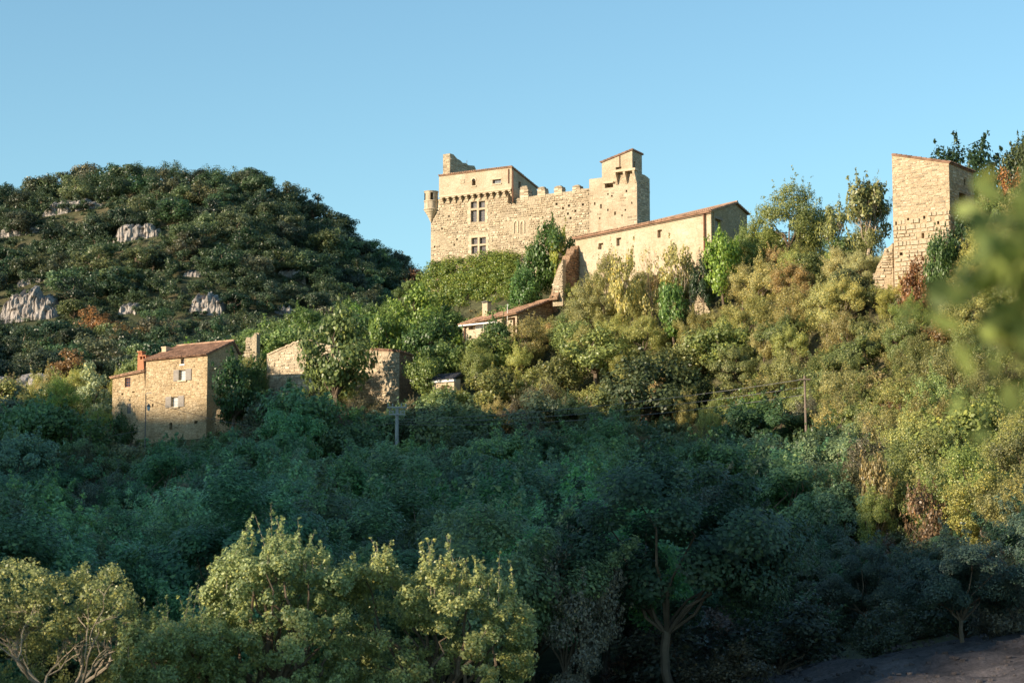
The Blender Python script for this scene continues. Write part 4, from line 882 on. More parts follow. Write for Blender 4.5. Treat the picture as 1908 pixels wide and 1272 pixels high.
def tree_proto(kind, seed):
    rng = np.random.default_rng(seed); R = random.Random(seed)
    P = dict(oak=(.60, .44, .38, 22, 5000, .048, .13, .23), dense=(.56, .46, .42, 28, 6000, .046, .12, .22), shrub=(.48, .52, .46, 22, 4200, .05, .13, .24), sparse=(.62, .40, .36, 24, 2400, .044, .09, .17),
             poplar=(.58, .22, .42, 30, 4600, .034, .07, .12), far=(.56, .50, .42, 20, 2600, .058, .13, .24), fine=(.56, .46, .42, 36, 6800, .036, .09, .18), bare=(.55, .42, .42, 16, 700, .034, .08, .14), near=(.62, .46, .34, 30, 15000, .026, .075, .15), nearfine=(.56, .44, .44, 40, 17000, .02, .07, .15), vnear=(.62, .46, .34, 34, 30000, .0185, .07, .14))[kind]
    cz, rx, rz, nl, n, ls, r0, r1 = P; C = []; Rr = []
    sx, sy = R.uniform(.85, 1.15), R.uniform(.85, 1.15); lean = (R.uniform(-.08, .08), R.uniform(-.08, .08))
    for i in range(nl):
        for _ in range(30):
            d = np.array([R.gauss(0, 1), R.gauss(0, 1), R.gauss(0.15, 1)]); d /= np.linalg.norm(d); q = R.uniform(.45, .95)
            p = np.array([d[0]*rx*sx*q, d[1]*rx*sy*q, cz+d[2]*rz*q])
            if kind == 'poplar': p[:2] *= 1.25*(1.05-max(0, p[2]-.3)*1.1)
            p[0] += lean[0]*(p[2]-.4); p[1] += lean[1]*(p[2]-.4)
            if all(np.linalg.norm(p-c) > .5*(r0+r1)*.55 for c in C): break
        C.append(p); Rr.append(R.uniform(r0, r1)*(1.1 if p[2] < cz else .9))
    V = leaf_quads(rng, C, Rr, n, ls, np.array([0, 0, cz-.1]), .78, .34 if 'near' in kind else .42, .6 if kind in ('near', 'vnear') else .45 if kind == 'dense' else 0.0, .62, 1.2 if kind in ('near', 'vnear') else .6, .4 if kind in ('near', 'vnear') else .55)
    if kind in ('oak', 'fine', 'sparse', 'dense', 'shrub', 'near', 'nearfine', 'vnear'):          # loose shoots that break the outline
        S = []; Sr = []
        for i in range({'sparse': 8, 'nearfine': 46}.get(kind, 26)):
            c = np.array(C[R.randrange(nl)]); o = c-np.array([0, 0, cz-.15]); o /= max(np.linalg.norm(o), 1e-6); o[2] = abs(o[2])*.6+.4
            for q in range(3): S.append(c+o*(.10+.05*q)+np.array([R.uniform(-.02, .02) for _ in range(3)])); Sr.append(.035-.006*q)
        V = np.concatenate([V, leaf_quads(rng, S, Sr, int(n*.10), ls*.9, np.array([0, 0, cz-.1]), 1.2, .6)])
    me = quads_mesh('crown', V); me.materials.append(M['leaf'])
    m = MB(); h0 = .30 if kind not in ('shrub', 'bare') else .08; tr = .014 if kind == 'bare' else .015 if kind == 'vnear' else .019 if 'near' in kind else .022 if kind in ('sparse', 'bare', 'poplar', 'fine') else .03
    fork = Vector((lean[0]*.3, lean[1]*.3, h0)); m.tube(limb_path((0, 0, -.06), fork, R), [tr*1.5, tr*1.2, tr*1.05, tr, tr*.95], 6)
    for i in range(min(nl, 11 if kind != 'sparse' else 16)):
        c = Vector(C[i]); m.tube(limb_path(fork-Vector((0, 0, .02)), c, R, 4, .12), [tr*.6, tr*.45, tr*.34, tr*.22, tr*.1], 5)
        if kind in ('sparse', 'bare'):
            for _ in range(3): m.tube(limb_path(fork.lerp(c, .6), c+Vector((R.uniform(-.1, .1), R.uniform(-.1, .1), R.uniform(0, .14))), R, 3, .1), [tr*.25, tr*.18, tr*.12, tr*.06], 4)
    tm = bpy.data.meshes.new('trunk'); tm.from_pydata(m.V, [], m.F); tm.update(); tm.materials.append(M['bark_pale'] if kind == 'sparse' else M['bark'])
    return me, tm
PROTO = {k: [tree_proto(k, 100*i+hash_) for i in range(c)] for k, c, hash_ in (('oak', 5, 1), ('dense', 4, 2), ('shrub', 4, 3), ('sparse', 4, 4), ('poplar', 2, 5), ('far', 5, 6), ('fine', 5, 7), ('bare', 3, 8), ('near', 5, 9), ('nearfine', 5, 11), ('vnear', 3, 12))}
GAIN = 1.9
def plant(name, label, cat, group, kind, pos, h, wid, colour, rot=None, R=rnd, sink=0.1):
    """one tree or shrub: an Empty at its foot, with trunk and crown sharing mesh data"""
    cm, tm = PROTO[kind][R.randrange(len(PROTO[kind]))]
    o = bpy.data.objects.new(name, None); o.empty_display_size = .3; COL.objects.link(o); o.location = (pos[0], pos[1], pos[2]-sink)
    o.rotation_euler = (0, 0, R.uniform(0, 6.28) if rot is None else rot); o.scale = (wid, wid, h); tag(o, label, cat, group)
    for nm, me in (('trunk', tm), ('crown', cm)):
        c = bpy.data.objects.new(nm, me); COL.objects.link(c); c.parent = o
        c.color = (*[min(.55, q*GAIN) for q in colour], 1)
    return o
def where(x, y, tl):
    if y > tl+10:
        if x < 1000 and y > 950: return 'behind the pale foreground trees' if x > 420 else 'behind the gnarled foreground tree'
        for lim, w_ in ((215, 'below the silvery poplar'), (400, 'below the stone house'), (620, 'below the ruined barn'), (860, 'around the concrete pole'), (1120, 'beneath the small house'), (1320, 'below the big holm oak'), (1600, 'below the wooden pole'), (9999, 'below the big rust bush')):
            if x < lim: return w_
    for lim, w_ in ((760, 'near the ruined barn'), (1040, 'around the small house'), (1180, 'left of the big holm oak') if y > 620 else (1180, 'below the left end of the barn'), (1400, 'around the big holm oak') if y > 620 else (1400, 'below the right end of the barn'), (1620, 'around the wooden pole') if y > 600 else (1620, 'on the bank left of the lone tower'), (9999, 'downhill of the lone tower') if y < 740 else (9999, 'near the big rust bush')):
        if x < lim: return w_
def jit(c, R, a=.22):
    k = R.uniform(1-a, 1+a); return tuple(max(.004, x*k*R.uniform(1-a*.4, 1+a*.4)) for x in c)
DARK, SHADE_TEAL, MID, OLIVE, TAN, YG, RUST, BROWN, BRIGHT, GREY = (.030, .058, .026), (.094, .168, .086), (.055, .10, .032), (.215, .21, .072), (.235, .21, .09), (.17, .175, .062), (.17, .095, .045), (.085, .055, .04), (.085, .14, .03), (.12, .13, .085)  # the teal has the bluish tone of shade put into the leaf colour

# named trees of the photograph: column, row of top, width in pixels, distance, prototype, colour, name, label, category
KEY = [
 (628, 588, 128, 202, 'oak', (.075, .10, .035), 'broadleaf_tree', 'grey-green broadleaf tree growing right in front of the ruined barn', 'tree'),
 (668, 570, 110, 219, 'oak', MID, 'broadleaf_tree', 'leafy green tree rising behind the ruined barn', 'tree'),
 (438, 662, 104, 201.5, 'dense', (.028, .062, .022), 'spreading_tree', 'dense dark green spreading tree at the gable of the stone house', 'tree'),
 (482, 668, 34, 203, 'dense', (.045, .08, .022), 'spreading_tree', 'low dense green tree filling the gap before the ruined barn', 'tree'),
 (1205, 662, 165, 176, 'dense', (.052, .068, .03), 'holm_oak', 'big rounded dark holm oak alone among pale turning trees', 'tree'),
 (1268, 692, 90, 178, 'dense', (.028, .048, .02), 'holm_oak', 'smaller dark holm oak touching the big rounded one', 'tree'),
 (178, 672, 62, 215, 'poplar', (.20, .225, .13), 'poplar', 'silvery white poplar beside the left wall of the stone house', 'tree'),
 (122, 706, 95, 209, 'fine', (.11, .16, .035), 'broadleaf_tree', 'bright green tree under the silvery poplar', 'tree'),
 (60, 770, 120, 205, 'oak', MID, 'broadleaf_tree', 'plain green tree beyond the bright tree left of the poplar', 'tree'),
 (190, 760, 66, 204, 'fine', (.12, .15, .035), 'broadleaf_tree', 'yellow green tree close against the corner of the stone house', 'tree'),
 (228, 775, 50, 203, 'oak', (.035, .07, .025), 'ivy_bush', 'dark ivy bush climbing the lower left wall of the stone house', 'bush'),
 (1465, 347, 140, 203, 'fine', (.12, .135, .045), 'broadleaf_tree', 'tall airy tree right of the barn gable rising against the sky', 'tree'),
 (1412, 400, 80, 200, 'fine', (.14, .155, .04), 'broadleaf_tree', 'yellow green tree next to the barn gable', 'tree'),
 (1345, 440, 78, 197, 'oak', (.11, .165, .03), 'broadleaf_tree', 'vivid green tree hiding the foot of the barn gable', 'tree'),
 (1385, 425, 62, 199, 'fine', (.10, .13, .04), 'broadleaf_tree', 'rounded green tree between the barn gable and the tall airy tree', 'tree'),
 (1515, 380, 110, 206, 'fine', (.09, .12, .045), 'broadleaf_tree', 'grey green tree behind the tall airy tree', 'tree'),
 (1556, 378, 60, 201, 'sparse', (.13, .14, .05), 'slender_tree', 'slender see-through tree in the gap before the lone tower', 'tree'),
 (1618, 336, 106, 192, 'sparse', (.12, .125, .05), 'broadleaf_tree', 'loose yellowing tree against the sky left of the lone tower', 'tree'),
 (1622, 345, 84, 193, 'fine', (.11, .12, .045), 'broadleaf_tree', 'leafy olive tree just left of the lone tower', 'tree'),
 (1440, 430, 110, 207, 'oak', (.07, .10, .035), 'broadleaf_tree', 'shadowy green tree filling in behind the tall airy tree', 'tree'),
 (1580, 440, 80, 200, 'oak', (.07, .10, .035), 'broadleaf_tree', 'low green tree under the loose yellowing one', 'tree'),
 (1782, 264, 140, 192, 'dense', (.025, .046, .02), 'holm_oak', 'dark evergreen tree showing above the roof of the lone tower', 'tree'),
 (1905, 252, 84, 180, 'dense', (.05, .065, .025), 'holm_oak', 'dark tree on the ridge behind the rusty bush', 'tree'),
 (1890, 312, 70, 174, 'shrub', (.20, .10, .04), 'rusty_bush', 'rust brown bush on the ridge beyond the lone tower', 'bush'),
 (1845, 325, 70, 171, 'fine', (.13, .13, .045), 'broadleaf_tree', 'olive tree growing past the shaded side of the lone tower', 'tree'),
 (1795, 398, 66, 166, 'dense', (.025, .05, .02), 'dark_bush', 'dark evergreen bush at the shaded corner of the lone tower', 'bush'),
 (1748, 424, 60, 165, 'oak', (.06, .10, .03), 'green_bush', 'green bush growing over the lower stones of the lone tower', 'bush'),
 (1836, 430, 60, 167, 'dense', (.03, .055, .02), 'dark_bush', 'second dark bush along the shaded wall of the lone tower', 'bush'),
 (1702, 482, 76, 167, 'shrub', (.13, .065, .03), 'rusty_bush', 'dark rusty bush at the foot of the lone tower', 'bush'),
 (1575, 500, 84, 180, 'dense', (.06, .075, .035), 'round_bush', 'round grey green bush on the open bank left of the lone tower', 'bush'),
 (1030, 424, 84, 221, 'oak', (.05, .09, .022), 'broadleaf_tree', 'dark green tree pressed against the castle wall left of the barn', 'tree'),
 (1040, 414, 40, 220, 'sparse', (.15, .17, .03), 'young_tree', 'young yellow green tree standing up in front of the castle wall', 'tree'),
 (1000, 462, 62, 222, 'oak', (.06, .105, .025), 'broadleaf_tree', 'green tree below the castle wall beside the ivy', 'tree'),
 (975, 500, 70, 219, 'dense', (.055, .11, .03), 'broadleaf_tree', 'dense fresh green tree above the roof of the small house', 'tree'),
 (826, 711, 92, 197, 'oak', (.10, .13, .045), 'green_bush', 'green bush hiding the front of the small shed', 'bush'),
 (1160, 452, 60, 200, 'sparse', (.22, .20, .07), 'sapling', 'thin pale sapling before the middle of the barn wall', 'tree'),
 (1212, 440, 74, 200, 'bare', (.24, .21, .08), 'sapling', 'tallest nearly bare sapling before the barn wall', 'tree'),
 (1268, 452, 64, 199, 'sparse', (.20, .185, .07), 'sapling', 'thin sapling before the right end of the barn wall', 'tree'),
 (1124, 474, 66, 204, 'fine', (.15, .145, .05), 'broadleaf_tree', 'olive tree below the left windows of the barn', 'tree'),
 (1310, 480, 44, 198, 'dense', (.025, .045, .02), 'dark_bush', 'dark bush under the downpipe of the barn', 'bush'),
 (1255, 520, 66, 194, 'oak', (.07, .12, .03), 'broadleaf_tree', 'fresh green small tree on the rubble below the barn', 'tree'),
 (1480, 450, 70, 195, 'fine', (.13, .13, .04), 'broadleaf_tree', 'olive tree low in front of the tall airy tree', 'tree'),
 (720, 565, 80, 214, 'oak', (.085, .125, .03), 'broadleaf_tree', 'bright green tree between the ruined barn and the ivy bank', 'tree'),
 (775, 540, 90, 221, 'oak', (.10, .145, .03), 'broadleaf_tree', 'sunlit green tree at the lower end of the ivy bank', 'tree'),
 (800, 590, 100, 211, 'oak', (.05, .09, .028), 'broadleaf_tree', 'deep green tree left of the small house', 'tree'),
 (792, 655, 76, 202, 'oak', (.09, .12, .035), 'broadleaf_tree', 'green tree growing between the ruined barn and the small shed', 'tree'),
 (930, 595, 60, 206, 'oak', (.055, .095, .03), 'broadleaf_tree', 'small green tree in front of the windows of the small house', 'tree'),
 (985, 590, 90, 205, 'fine', (.16, .14, .055), 'broadleaf_tree', 'olive tree hiding the side of the small house', 'tree'),
 (890, 632, 80, 203, 'fine', (.12, .14, .045), 'broadleaf_tree', 'pale green tree below the wall of the small house', 'tree'),
 (1632, 838, 70, 112, 'oak', (.15, .12, .055), 'turning_tree', 'small orange tipped tree catching the sun above the dark wood', 'tree'),
 (1628, 905, 84, 110, 'fine', (.15, .17, .05), 'broadleaf_tree', 'yellow green tree under the orange tipped one', 'tree'),
 (1740, 890, 110, 102, 'shrub', (.115, .075, .042), 'rusty_bush', 'large rust coloured bush on the right slope', 'bush'),
 (1850, 880, 190, 99, 'fine', (.17, .165, .05), 'broadleaf_tree', 'big pale olive tree right of the large rust bush', 'tree'),
 (1800, 750, 190, 118, 'oak', (.13, .15, .045), 'broadleaf_tree', 'large sunlit tree above the large rust bush', 'tree'),
 (1905, 770, 120, 112, 'fine', (.16, .16, .05), 'broadleaf_tree', 'pale tree at the edge of the sunlit right slope', 'tree'),
 (1540, 770, 110, 132, 'oak', (.058, .085, .034), 'broadleaf_tree', 'fresh green tree in front of the wooden pole', 'tree'),
 (1590, 775, 60, 128, 'oak', (.10, .12, .048), 'broadleaf_tree', 'pale leafed tree just right of the wooden pole', 'tree'),
 (1400, 722, 90, 158, 'oak', (.085, .125, .03), 'broadleaf_tree', 'vivid green rounded tree right of the dark holm oak', 'tree'),
 (1330, 740, 60, 160, 'fine', (.19, .19, .06), 'broadleaf_tree', 'small yellow tree at the foot of the dark holm oak', 'tree'),
 (1290, 1045, 10, 60, 'bare', BROWN, 'sapling', '', ''),
 (1490, 1090, 120, 78, 'sparse', (.05, .085, .045), 'slender_tree', 'slender pale stemmed tree standing alone in the dark lower slope', 'tree'),
 (1270, 1200, 90, 72, 'bare', (.09, .07, .05), 'bare_bush', 'nearly bare bush at the bottom of the dark slope', 'bush'),
]
KEY = [k for k in KEY if k[7]]
KEEP = [(1132, 668, 1284, 775, 172), (752, 770, 1000, 790, 174), (1000, 748, 1330, 774, 164), (1695, 895, 1790, 965, 101), (1602, 842, 1668, 965, 108), (775, 485, 1000, 556, 236), (798, 280, 1004, 476, 236), (1004, 280, 1080, 412, 232), (1080, 280, 1212, 440, 232), (1080, 380, 1326, 470, 214), (1326, 380, 1352, 436, 212), (1660, 285, 1818, 402, 178), (1660, 400, 1768, 492, 176),
        (214, 640, 388, 812, 212), (388, 638, 442, 664, 214), (497, 630, 572, 716, 214), (680, 650, 768, 730, 212), (862, 560, 936, 622, 218), (936, 552, 1036, 580, 218), (455, 618, 483, 662, 224), (804, 700, 848, 716, 204),
        (724, 752, 758, 812, 186), (1494, 700, 1505, 782, 152), (1560, 1248, 1920, 1300, 70), (1760, 1212, 1920, 1300, 74), (1034, 458, 1096, 510, 216), (1624, 450, 1664, 505, 180), (1288, 524, 1316, 560, 200), (1070, 490, 1320, 512, 205), (388, 758, 436, 772, 204)]
SKY_N = ([-400, 700, 760, 800, 960, 1072, 1330, 1400, 1660, 1820, 1860, 1908, 2400], [560, 560, 520, 492, 476, 500, 490, 440, 470, 400, 350, 322, 250])
placed = []
for i, (x, yt, wpx, Y, kind, colr, nm, lab, cat) in enumerate(KEY):
    if min(colr[0], colr[1]) > .06: colr = tuple(min(.28, q*1.2) for q in colr)
    R = random.Random(900+i); p = at(x, yt, Y); zg = gz(p.x, p.y); h = max(1.2, p.z-zg); crown_w = wpx*1.15*Y/FPX
    k = dict(oak=1.02, dense=1.08, shrub=1.2, sparse=.86, poplar=.5, fine=1.02, bare=1.0, near=1.02, nearfine=1.02, vnear=1.02)[kind]
    if Y < 212: kind = {'fine': 'nearfine'}.get(kind, kind)
    plant(nm, lab, cat, 'trees that stand out' if cat == 'tree' else 'bushes that stand out', kind, (p.x, p.y, zg), h/.97, crown_w/k, colr, R=R)
    placed.append((p.x, p.y, crown_w*.35))

def overlaps(px0, py0, px1, py1, Y):
    return any(Y < d and px0 < b_[2] and px1 > b_[0] and py0 < b_[3] and py1 > b_[1] for *b_, d in KEEP)
TL = ([0, 300, 420, 500, 700, 900, 1100, 1300, 1500, 1580, 1660, 1720, 1908], [800, 815, 770, 748, 765, 795, 785, 775, 795, 850, 960, 1010, 1025])  # sun/shade edge; tree kinds and leaf colours switch along it
def species(x, y, R):
    """what grows where on the slope; leaf colours also follow the sun/shade line"""
    tl = np.interp(x, TL[0], TL[1]); q = R.random()
    if y > tl-10:
        if x > 1150 and y > (1010 if x < 1600 else 960):
            if q < .5: return 'shrub', ((.075, .062, .046) if q < .22 else (.05, .072, .046)), 'brown_shrub', 'dull dark shrub above the gravel bank', 'shrub', 'shrubs on the dark lower slope'
            if q < .57: return 'bare', (.08, .07, .055), 'bare_bush', 'leafless twiggy bush above the gravel bank', 'bush', 'bare bushes on the dark lower slope'
            return 'oak', (.045, .078, .048), 'young_oak', 'dull green young oak above the gravel bank', 'tree', 'young oaks on the dark lower slope'
        if y < (tl+110 if x < 1440 else tl+190):
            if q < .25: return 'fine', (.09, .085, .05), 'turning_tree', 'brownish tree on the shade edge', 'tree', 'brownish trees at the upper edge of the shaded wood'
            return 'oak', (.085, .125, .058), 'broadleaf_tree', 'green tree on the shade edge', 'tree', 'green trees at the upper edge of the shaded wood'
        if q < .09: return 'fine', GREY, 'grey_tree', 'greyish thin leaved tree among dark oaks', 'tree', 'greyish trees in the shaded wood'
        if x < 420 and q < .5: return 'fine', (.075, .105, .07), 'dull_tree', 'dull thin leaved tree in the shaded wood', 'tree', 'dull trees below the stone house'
        return ('dense' if q < .6 else 'oak'), SHADE_TEAL, 'oak_tree', 'deep green oak in the shaded wood', 'tree', 'deep green oaks in the shaded wood'
    if x > 1640 and y > 560:
        if q < .12: return 'shrub', RUST, 'rusty_bush', 'rust brown bush on the sunlit slope', 'bush', 'rusty bushes on the right slope'
        return 'fine', (YG if q < .6 else (.14, .155, .055)), 'broadleaf_tree', 'yellow green tree on the sunlit slope', 'tree', 'yellow green trees below the lone tower'
    if (x < 860 and y < 720) or (x < 1060 and y < 600):
        return 'oak', (BRIGHT if q < .5 else (.085, .125, .04)), 'broadleaf_tree', 'fresh green tree on the bank below the castle', 'tree', 'fresh green trees below the castle'
    if q < .34: return 'fine', OLIVE, 'turning_tree', 'olive yellow tree on the sunlit slope', 'tree', 'olive trees on the sunlit slope'
    if q < .50: return 'fine', TAN, 'turning_tree', 'tan brown drying tree on the sunlit slope', 'tree', 'tan trees on the sunlit slope'
    if q < .62: return 'shrub', (.19, .185, .065), 'olive_shrub', 'olive shrub on the sunlit slope', 'shrub', 'olive shrubs on the sunlit slope'
    return 'oak', (.12, .145, .05), 'broadleaf_tree', 'green tree among olive and tan ones', 'tree', 'green trees on the sunlit slope'
R = random.Random(2024); cnt = {}; NKEY = len(placed)
cand = []
y = 66.0
while y < 246:
    st = 2.9+y*.0055; x = -.27*y-4
    while x < .27*y+6: cand.append((x+R.uniform(-.42, .42)*st, y+R.uniform(-.42, .42)*st)); x += st
    y += st*.92
cz = ground([c[0] for c in cand], [c[1] for c in cand])
for (x, y), z in zip(cand, cz):
    if any((x-a)**2+(y-b)**2 < r*r for a, b, r in placed[:NKEY]): continue
    ppx, ppy = proj((x, y, z+2.0))
    if ppx < -150 or ppx > 2060 or ppy > 1420: continue
    inside = False                                    # not inside a building
    for f, s in ((CF, CS), (BF, BS), (TF, TS), (HF, HS), (RF, RS)):
        u = (Vector((x, y, 0))-f.O).dot(f.U); n = (Vector((x, y, 0))-f.O).dot(f.N)
        if -1.2 < u < f.L+1.2+max(0, -n)*.3 and -s.L-4 < n < 1.6: inside = True
    if inside or (y > 214 and ppx > 560 and ppx < 1080 and ppy < 480): continue
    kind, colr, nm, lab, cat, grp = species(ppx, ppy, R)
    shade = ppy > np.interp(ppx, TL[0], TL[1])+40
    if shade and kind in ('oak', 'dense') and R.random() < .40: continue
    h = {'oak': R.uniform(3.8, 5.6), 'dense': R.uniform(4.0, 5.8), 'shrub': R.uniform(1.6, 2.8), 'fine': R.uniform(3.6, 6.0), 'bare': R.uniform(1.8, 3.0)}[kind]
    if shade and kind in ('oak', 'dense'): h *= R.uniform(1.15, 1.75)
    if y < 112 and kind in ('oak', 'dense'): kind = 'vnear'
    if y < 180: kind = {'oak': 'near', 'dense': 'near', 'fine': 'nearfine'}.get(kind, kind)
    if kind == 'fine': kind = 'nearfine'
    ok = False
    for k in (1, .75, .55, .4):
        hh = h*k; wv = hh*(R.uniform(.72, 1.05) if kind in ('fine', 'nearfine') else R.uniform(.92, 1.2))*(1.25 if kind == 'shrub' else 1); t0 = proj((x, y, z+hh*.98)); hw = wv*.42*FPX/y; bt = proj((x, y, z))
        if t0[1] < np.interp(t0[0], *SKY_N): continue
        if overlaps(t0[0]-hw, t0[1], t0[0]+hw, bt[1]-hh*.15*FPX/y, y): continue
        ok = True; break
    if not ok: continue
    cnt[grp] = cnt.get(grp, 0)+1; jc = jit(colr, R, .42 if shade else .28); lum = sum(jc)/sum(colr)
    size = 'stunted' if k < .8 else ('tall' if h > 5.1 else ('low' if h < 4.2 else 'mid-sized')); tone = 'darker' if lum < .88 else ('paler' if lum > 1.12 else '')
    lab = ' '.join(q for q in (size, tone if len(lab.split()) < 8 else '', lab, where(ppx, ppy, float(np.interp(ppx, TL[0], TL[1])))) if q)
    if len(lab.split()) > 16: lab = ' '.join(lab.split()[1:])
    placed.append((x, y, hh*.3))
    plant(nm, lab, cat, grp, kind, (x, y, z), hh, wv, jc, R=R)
print('NEAR', sum(cnt.values()), cnt)

# smaller shrubs where the sunlit slope would otherwise lie bare
R = random.Random(31); nfill = 0
for _ in range(2600):
    y = R.uniform(118, 212); px_ = R.uniform(880, 1900); x = at(px_, 600, y).x; z = gz(x, y); pp = proj((x, y, z+1))
    if pp[1] > np.interp(pp[0], TL[0], TL[1])-5 or any((x-a)**2+(y-b)**2 < (r+.75)**2 for a, b, r in placed): continue
    if any(-1 < (Vector((x, y, 0))-f.O).dot(f.U) < f.L+1.5 and -s.L-3 < (Vector((x, y, 0))-f.O).dot(f.N) < 1.2 for f, s in ((CF, CS), (BF, BS), (TF, TS))): continue
    h = R.uniform(1.6, 2.7); wv = h*R.uniform(1.1, 1.5); t0 = proj((x, y, z+h)); hw = wv*.45*FPX/y
    if t0[1] < np.interp(t0[0], *SKY_N) or overlaps(t0[0]-hw, t0[1], t0[0]+hw, pp[1], y): continue
    colr = R.choice(((.20, .19, .07), (.13, .15, .05), (.22, .18, .08), (.16, .17, .06))); placed.append((x, y, h*.35)); nfill += 1
    plant('olive_shrub', ('rounded ' if h > 2.2 else 'small ')+('tan' if colr[0] > .21 else 'green' if colr[0] < .15 else 'olive')+' shrub on the sunlit slope '+where(pp[0], pp[1], 9999), 'shrub', 'shrubs filling gaps on the sunlit slope', 'shrub', (x, y, z), h, wv, jit(colr, R, .2), R=R)
print('FILL', nfill)
# ivy over the bank at the foot of the castle
def ivy():
    rng = np.random.default_rng(5); R = random.Random(5); C = []; Rr = []; r = thing('ivy', 'thick yellow green ivy covering the bank under the castle keep', 'ivy', CF.P(4, CF.uv(860, 545)[1], 2))
    for x in np.arange(772, 968, 5.5):
        yt = np.interp(x, [772, 790, 805, 850, 900, 965], [552, 507, 490, 480, 474, 470])
        for k in range(7):
            y = yt+6+k*R.uniform(11, 15); n = .6+k*.55+R.uniform(-.6, .6); g2 = CF.shift(n); u, v = g2.uv(x+R.uniform(-4, 4), y); C.append(g2.P(u, v)); Rr.append(R.uniform(.28, 1.0))
    C = np.array([tuple(c) for c in C])-np.array(OFF[r.name]); V = leaf_quads(rng, C, Rr, 26000, .19, C.mean(0)+np.array([0, 6, -3]), .9, .4)
    o = link('foliage', quads_mesh('ivy_foliage', V), M['leaf'], r); o.color = (.24, .30, .06, 1); W2 = leaf_quads(rng, C[::3], np.array(Rr)[::3]*1.12, 9000, .2, C.mean(0)+np.array([0, 6, -3]), .9, .4); o2 = link('foliage', quads_mesh('ivy_foliage', W2), M['leaf'], r); o2.color = (.12, .20, .05, 1)
    m = MB()
    for i in range(7): a = C[R.randrange(len(C))]; b_ = C[R.randrange(len(C))]; m.tube(limb_path(Vector(a)-Vector((0, 0, 1.5)), a, R), .03, 5)
    me = bpy.data.meshes.new('stem'); me.from_pydata(m.V, [], m.F); link('stem', me, M['bark'], r, 'stuff')
ivy()
# ---------------------------------------------------------------- wood on the far hill
R = random.Random(77); cand = []; y = 372.0
ROCKBOX = [(x-w_*.40, yy-h_*.35, x+w_*.40, yy+h_*.25, Y+4) for x, yy, w_, h_, Y, *_ in ROCKS]
while y < 552:
    x = -.262*y
    while x < .0*y: cand.append((x+R.uniform(-.45, .45)*4.2, y+R.uniform(-.45, .45)*4.2)); x += 3.8
    y += 3.5
cz = ground([c[0] for c in cand], [c[1] for c in cand]); far = []
for (x, y), z in zip(cand, cz):
    p = proj((x, y, z+2.5))
    if p[0] < -40 or p[0] > 860 or p[1] > 770: continue
    h = 2.6+5.2*R.random()**1.7; t0 = proj((x, y, z+h)); hw = h*.5*FPX/y; bad = any(y < B_[4] and t0[0]-hw < B_[2] and t0[0]+hw > B_[0] and t0[1] < B_[3] and p[1] > B_[1] for B_ in ROCKBOX)
    if bad:
        if R.random() < .35: h = 1.3
        else: continue
    far.append((x, y, z, h, p))
far.sort(key=lambda q: -q[3]/q[1]); n_ind = 290; print('FAR', len(far))
for (x, y, z, h, p) in far[:n_ind]:
    q = R.random(); rusty = q < .03 and p[1] > 480; is_pale = q > .72  # rusty and paler leaf tones are picked at random
    colr = (.26, .15, .07) if rusty else ((.135, .165, .08) if is_pale else ((.075, .115, .055) if q > .35 else (.05, .085, .045)))
    nm, lab, grp = ('rusty_oak', 'rusty brown small oak on the far hill', 'rusty oaks on the far hill') if rusty else (('pale_oak', 'pale grey green oak on the far hill', 'pale oaks on the far hill') if is_pale else ('evergreen_oak', 'dark evergreen oak on the far hill', 'evergreen oaks on the far hill'))
    near = min(range(len(ROCKS)), key=lambda i_: (ROCKS[i_][0]-p[0])**2+(2*(ROCKS[i_][1]-p[1]))**2)
    rel = 'above' if p[1] < ROCKS[near][1]-12 else ('below' if p[1] > ROCKS[near][1]+12 else 'beside')
    lab = ('tall ' if h > 5.8 else ('low ' if h < 4.6 else ''))+lab+' '+rel+' the '+('fluted cliff', 'broad pale ledge', 'long cliff band', 'blocky rock face', 'crag under the cliff', 'small grey crag', 'thin rock step', 'shaded rock slab', 'pale boulder', 'low rock step', 'narrow high rock band')[near]
    if len(lab.split()) > 16: lab = lab.replace(' on the far hill', '')
    plant(nm, lab, 'tree', grp, 'far', (x, y, z), h, h*R.uniform(1.0, 1.35), jit(tuple(q/GAIN for q in colr), R, .4), R=R)
def far_rest():
    rng = np.random.default_rng(8); VV = []
    for (x, y, z, h, p) in far[n_ind:]:
        C = np.array([(x+R.gauss(0, .22)*h, y+R.gauss(0, .22)*h, z+h*R.uniform(.35, .8)) for _ in range(9)]); VV.append(leaf_quads(rng, C, [h*R.uniform(.16, .28) for _ in range(9)], 640, .36, np.array([x, y, z+.3*h]), .8, .42))
    for i in range(4200):                          # scrub that fills the gaps
        x = R.uniform(-150, 8); y = R.uniform(372, 552); z = gz(x, y)
        if any(y < B_[4] and B_[0]-4 < q[0] < B_[2]+4 and B_[1]-2 < q[1] < B_[3]+4 for q in (proj((x, y, z+.5)),) for B_ in ROCKBOX): continue
        VV.append(leaf_quads(rng, [(x, y, z+.4)], [R.uniform(.7, 1.3)], 60, .36, np.array([x, y, z-1]), .7, .5))
    o = link('far_wood', quads_mesh('far_wood', np.concatenate(VV)), M['far_leaf']); tag(o, 'dense dark scrub and small oaks covering the far hill', 'wood', None, 'stuff')
far_rest()
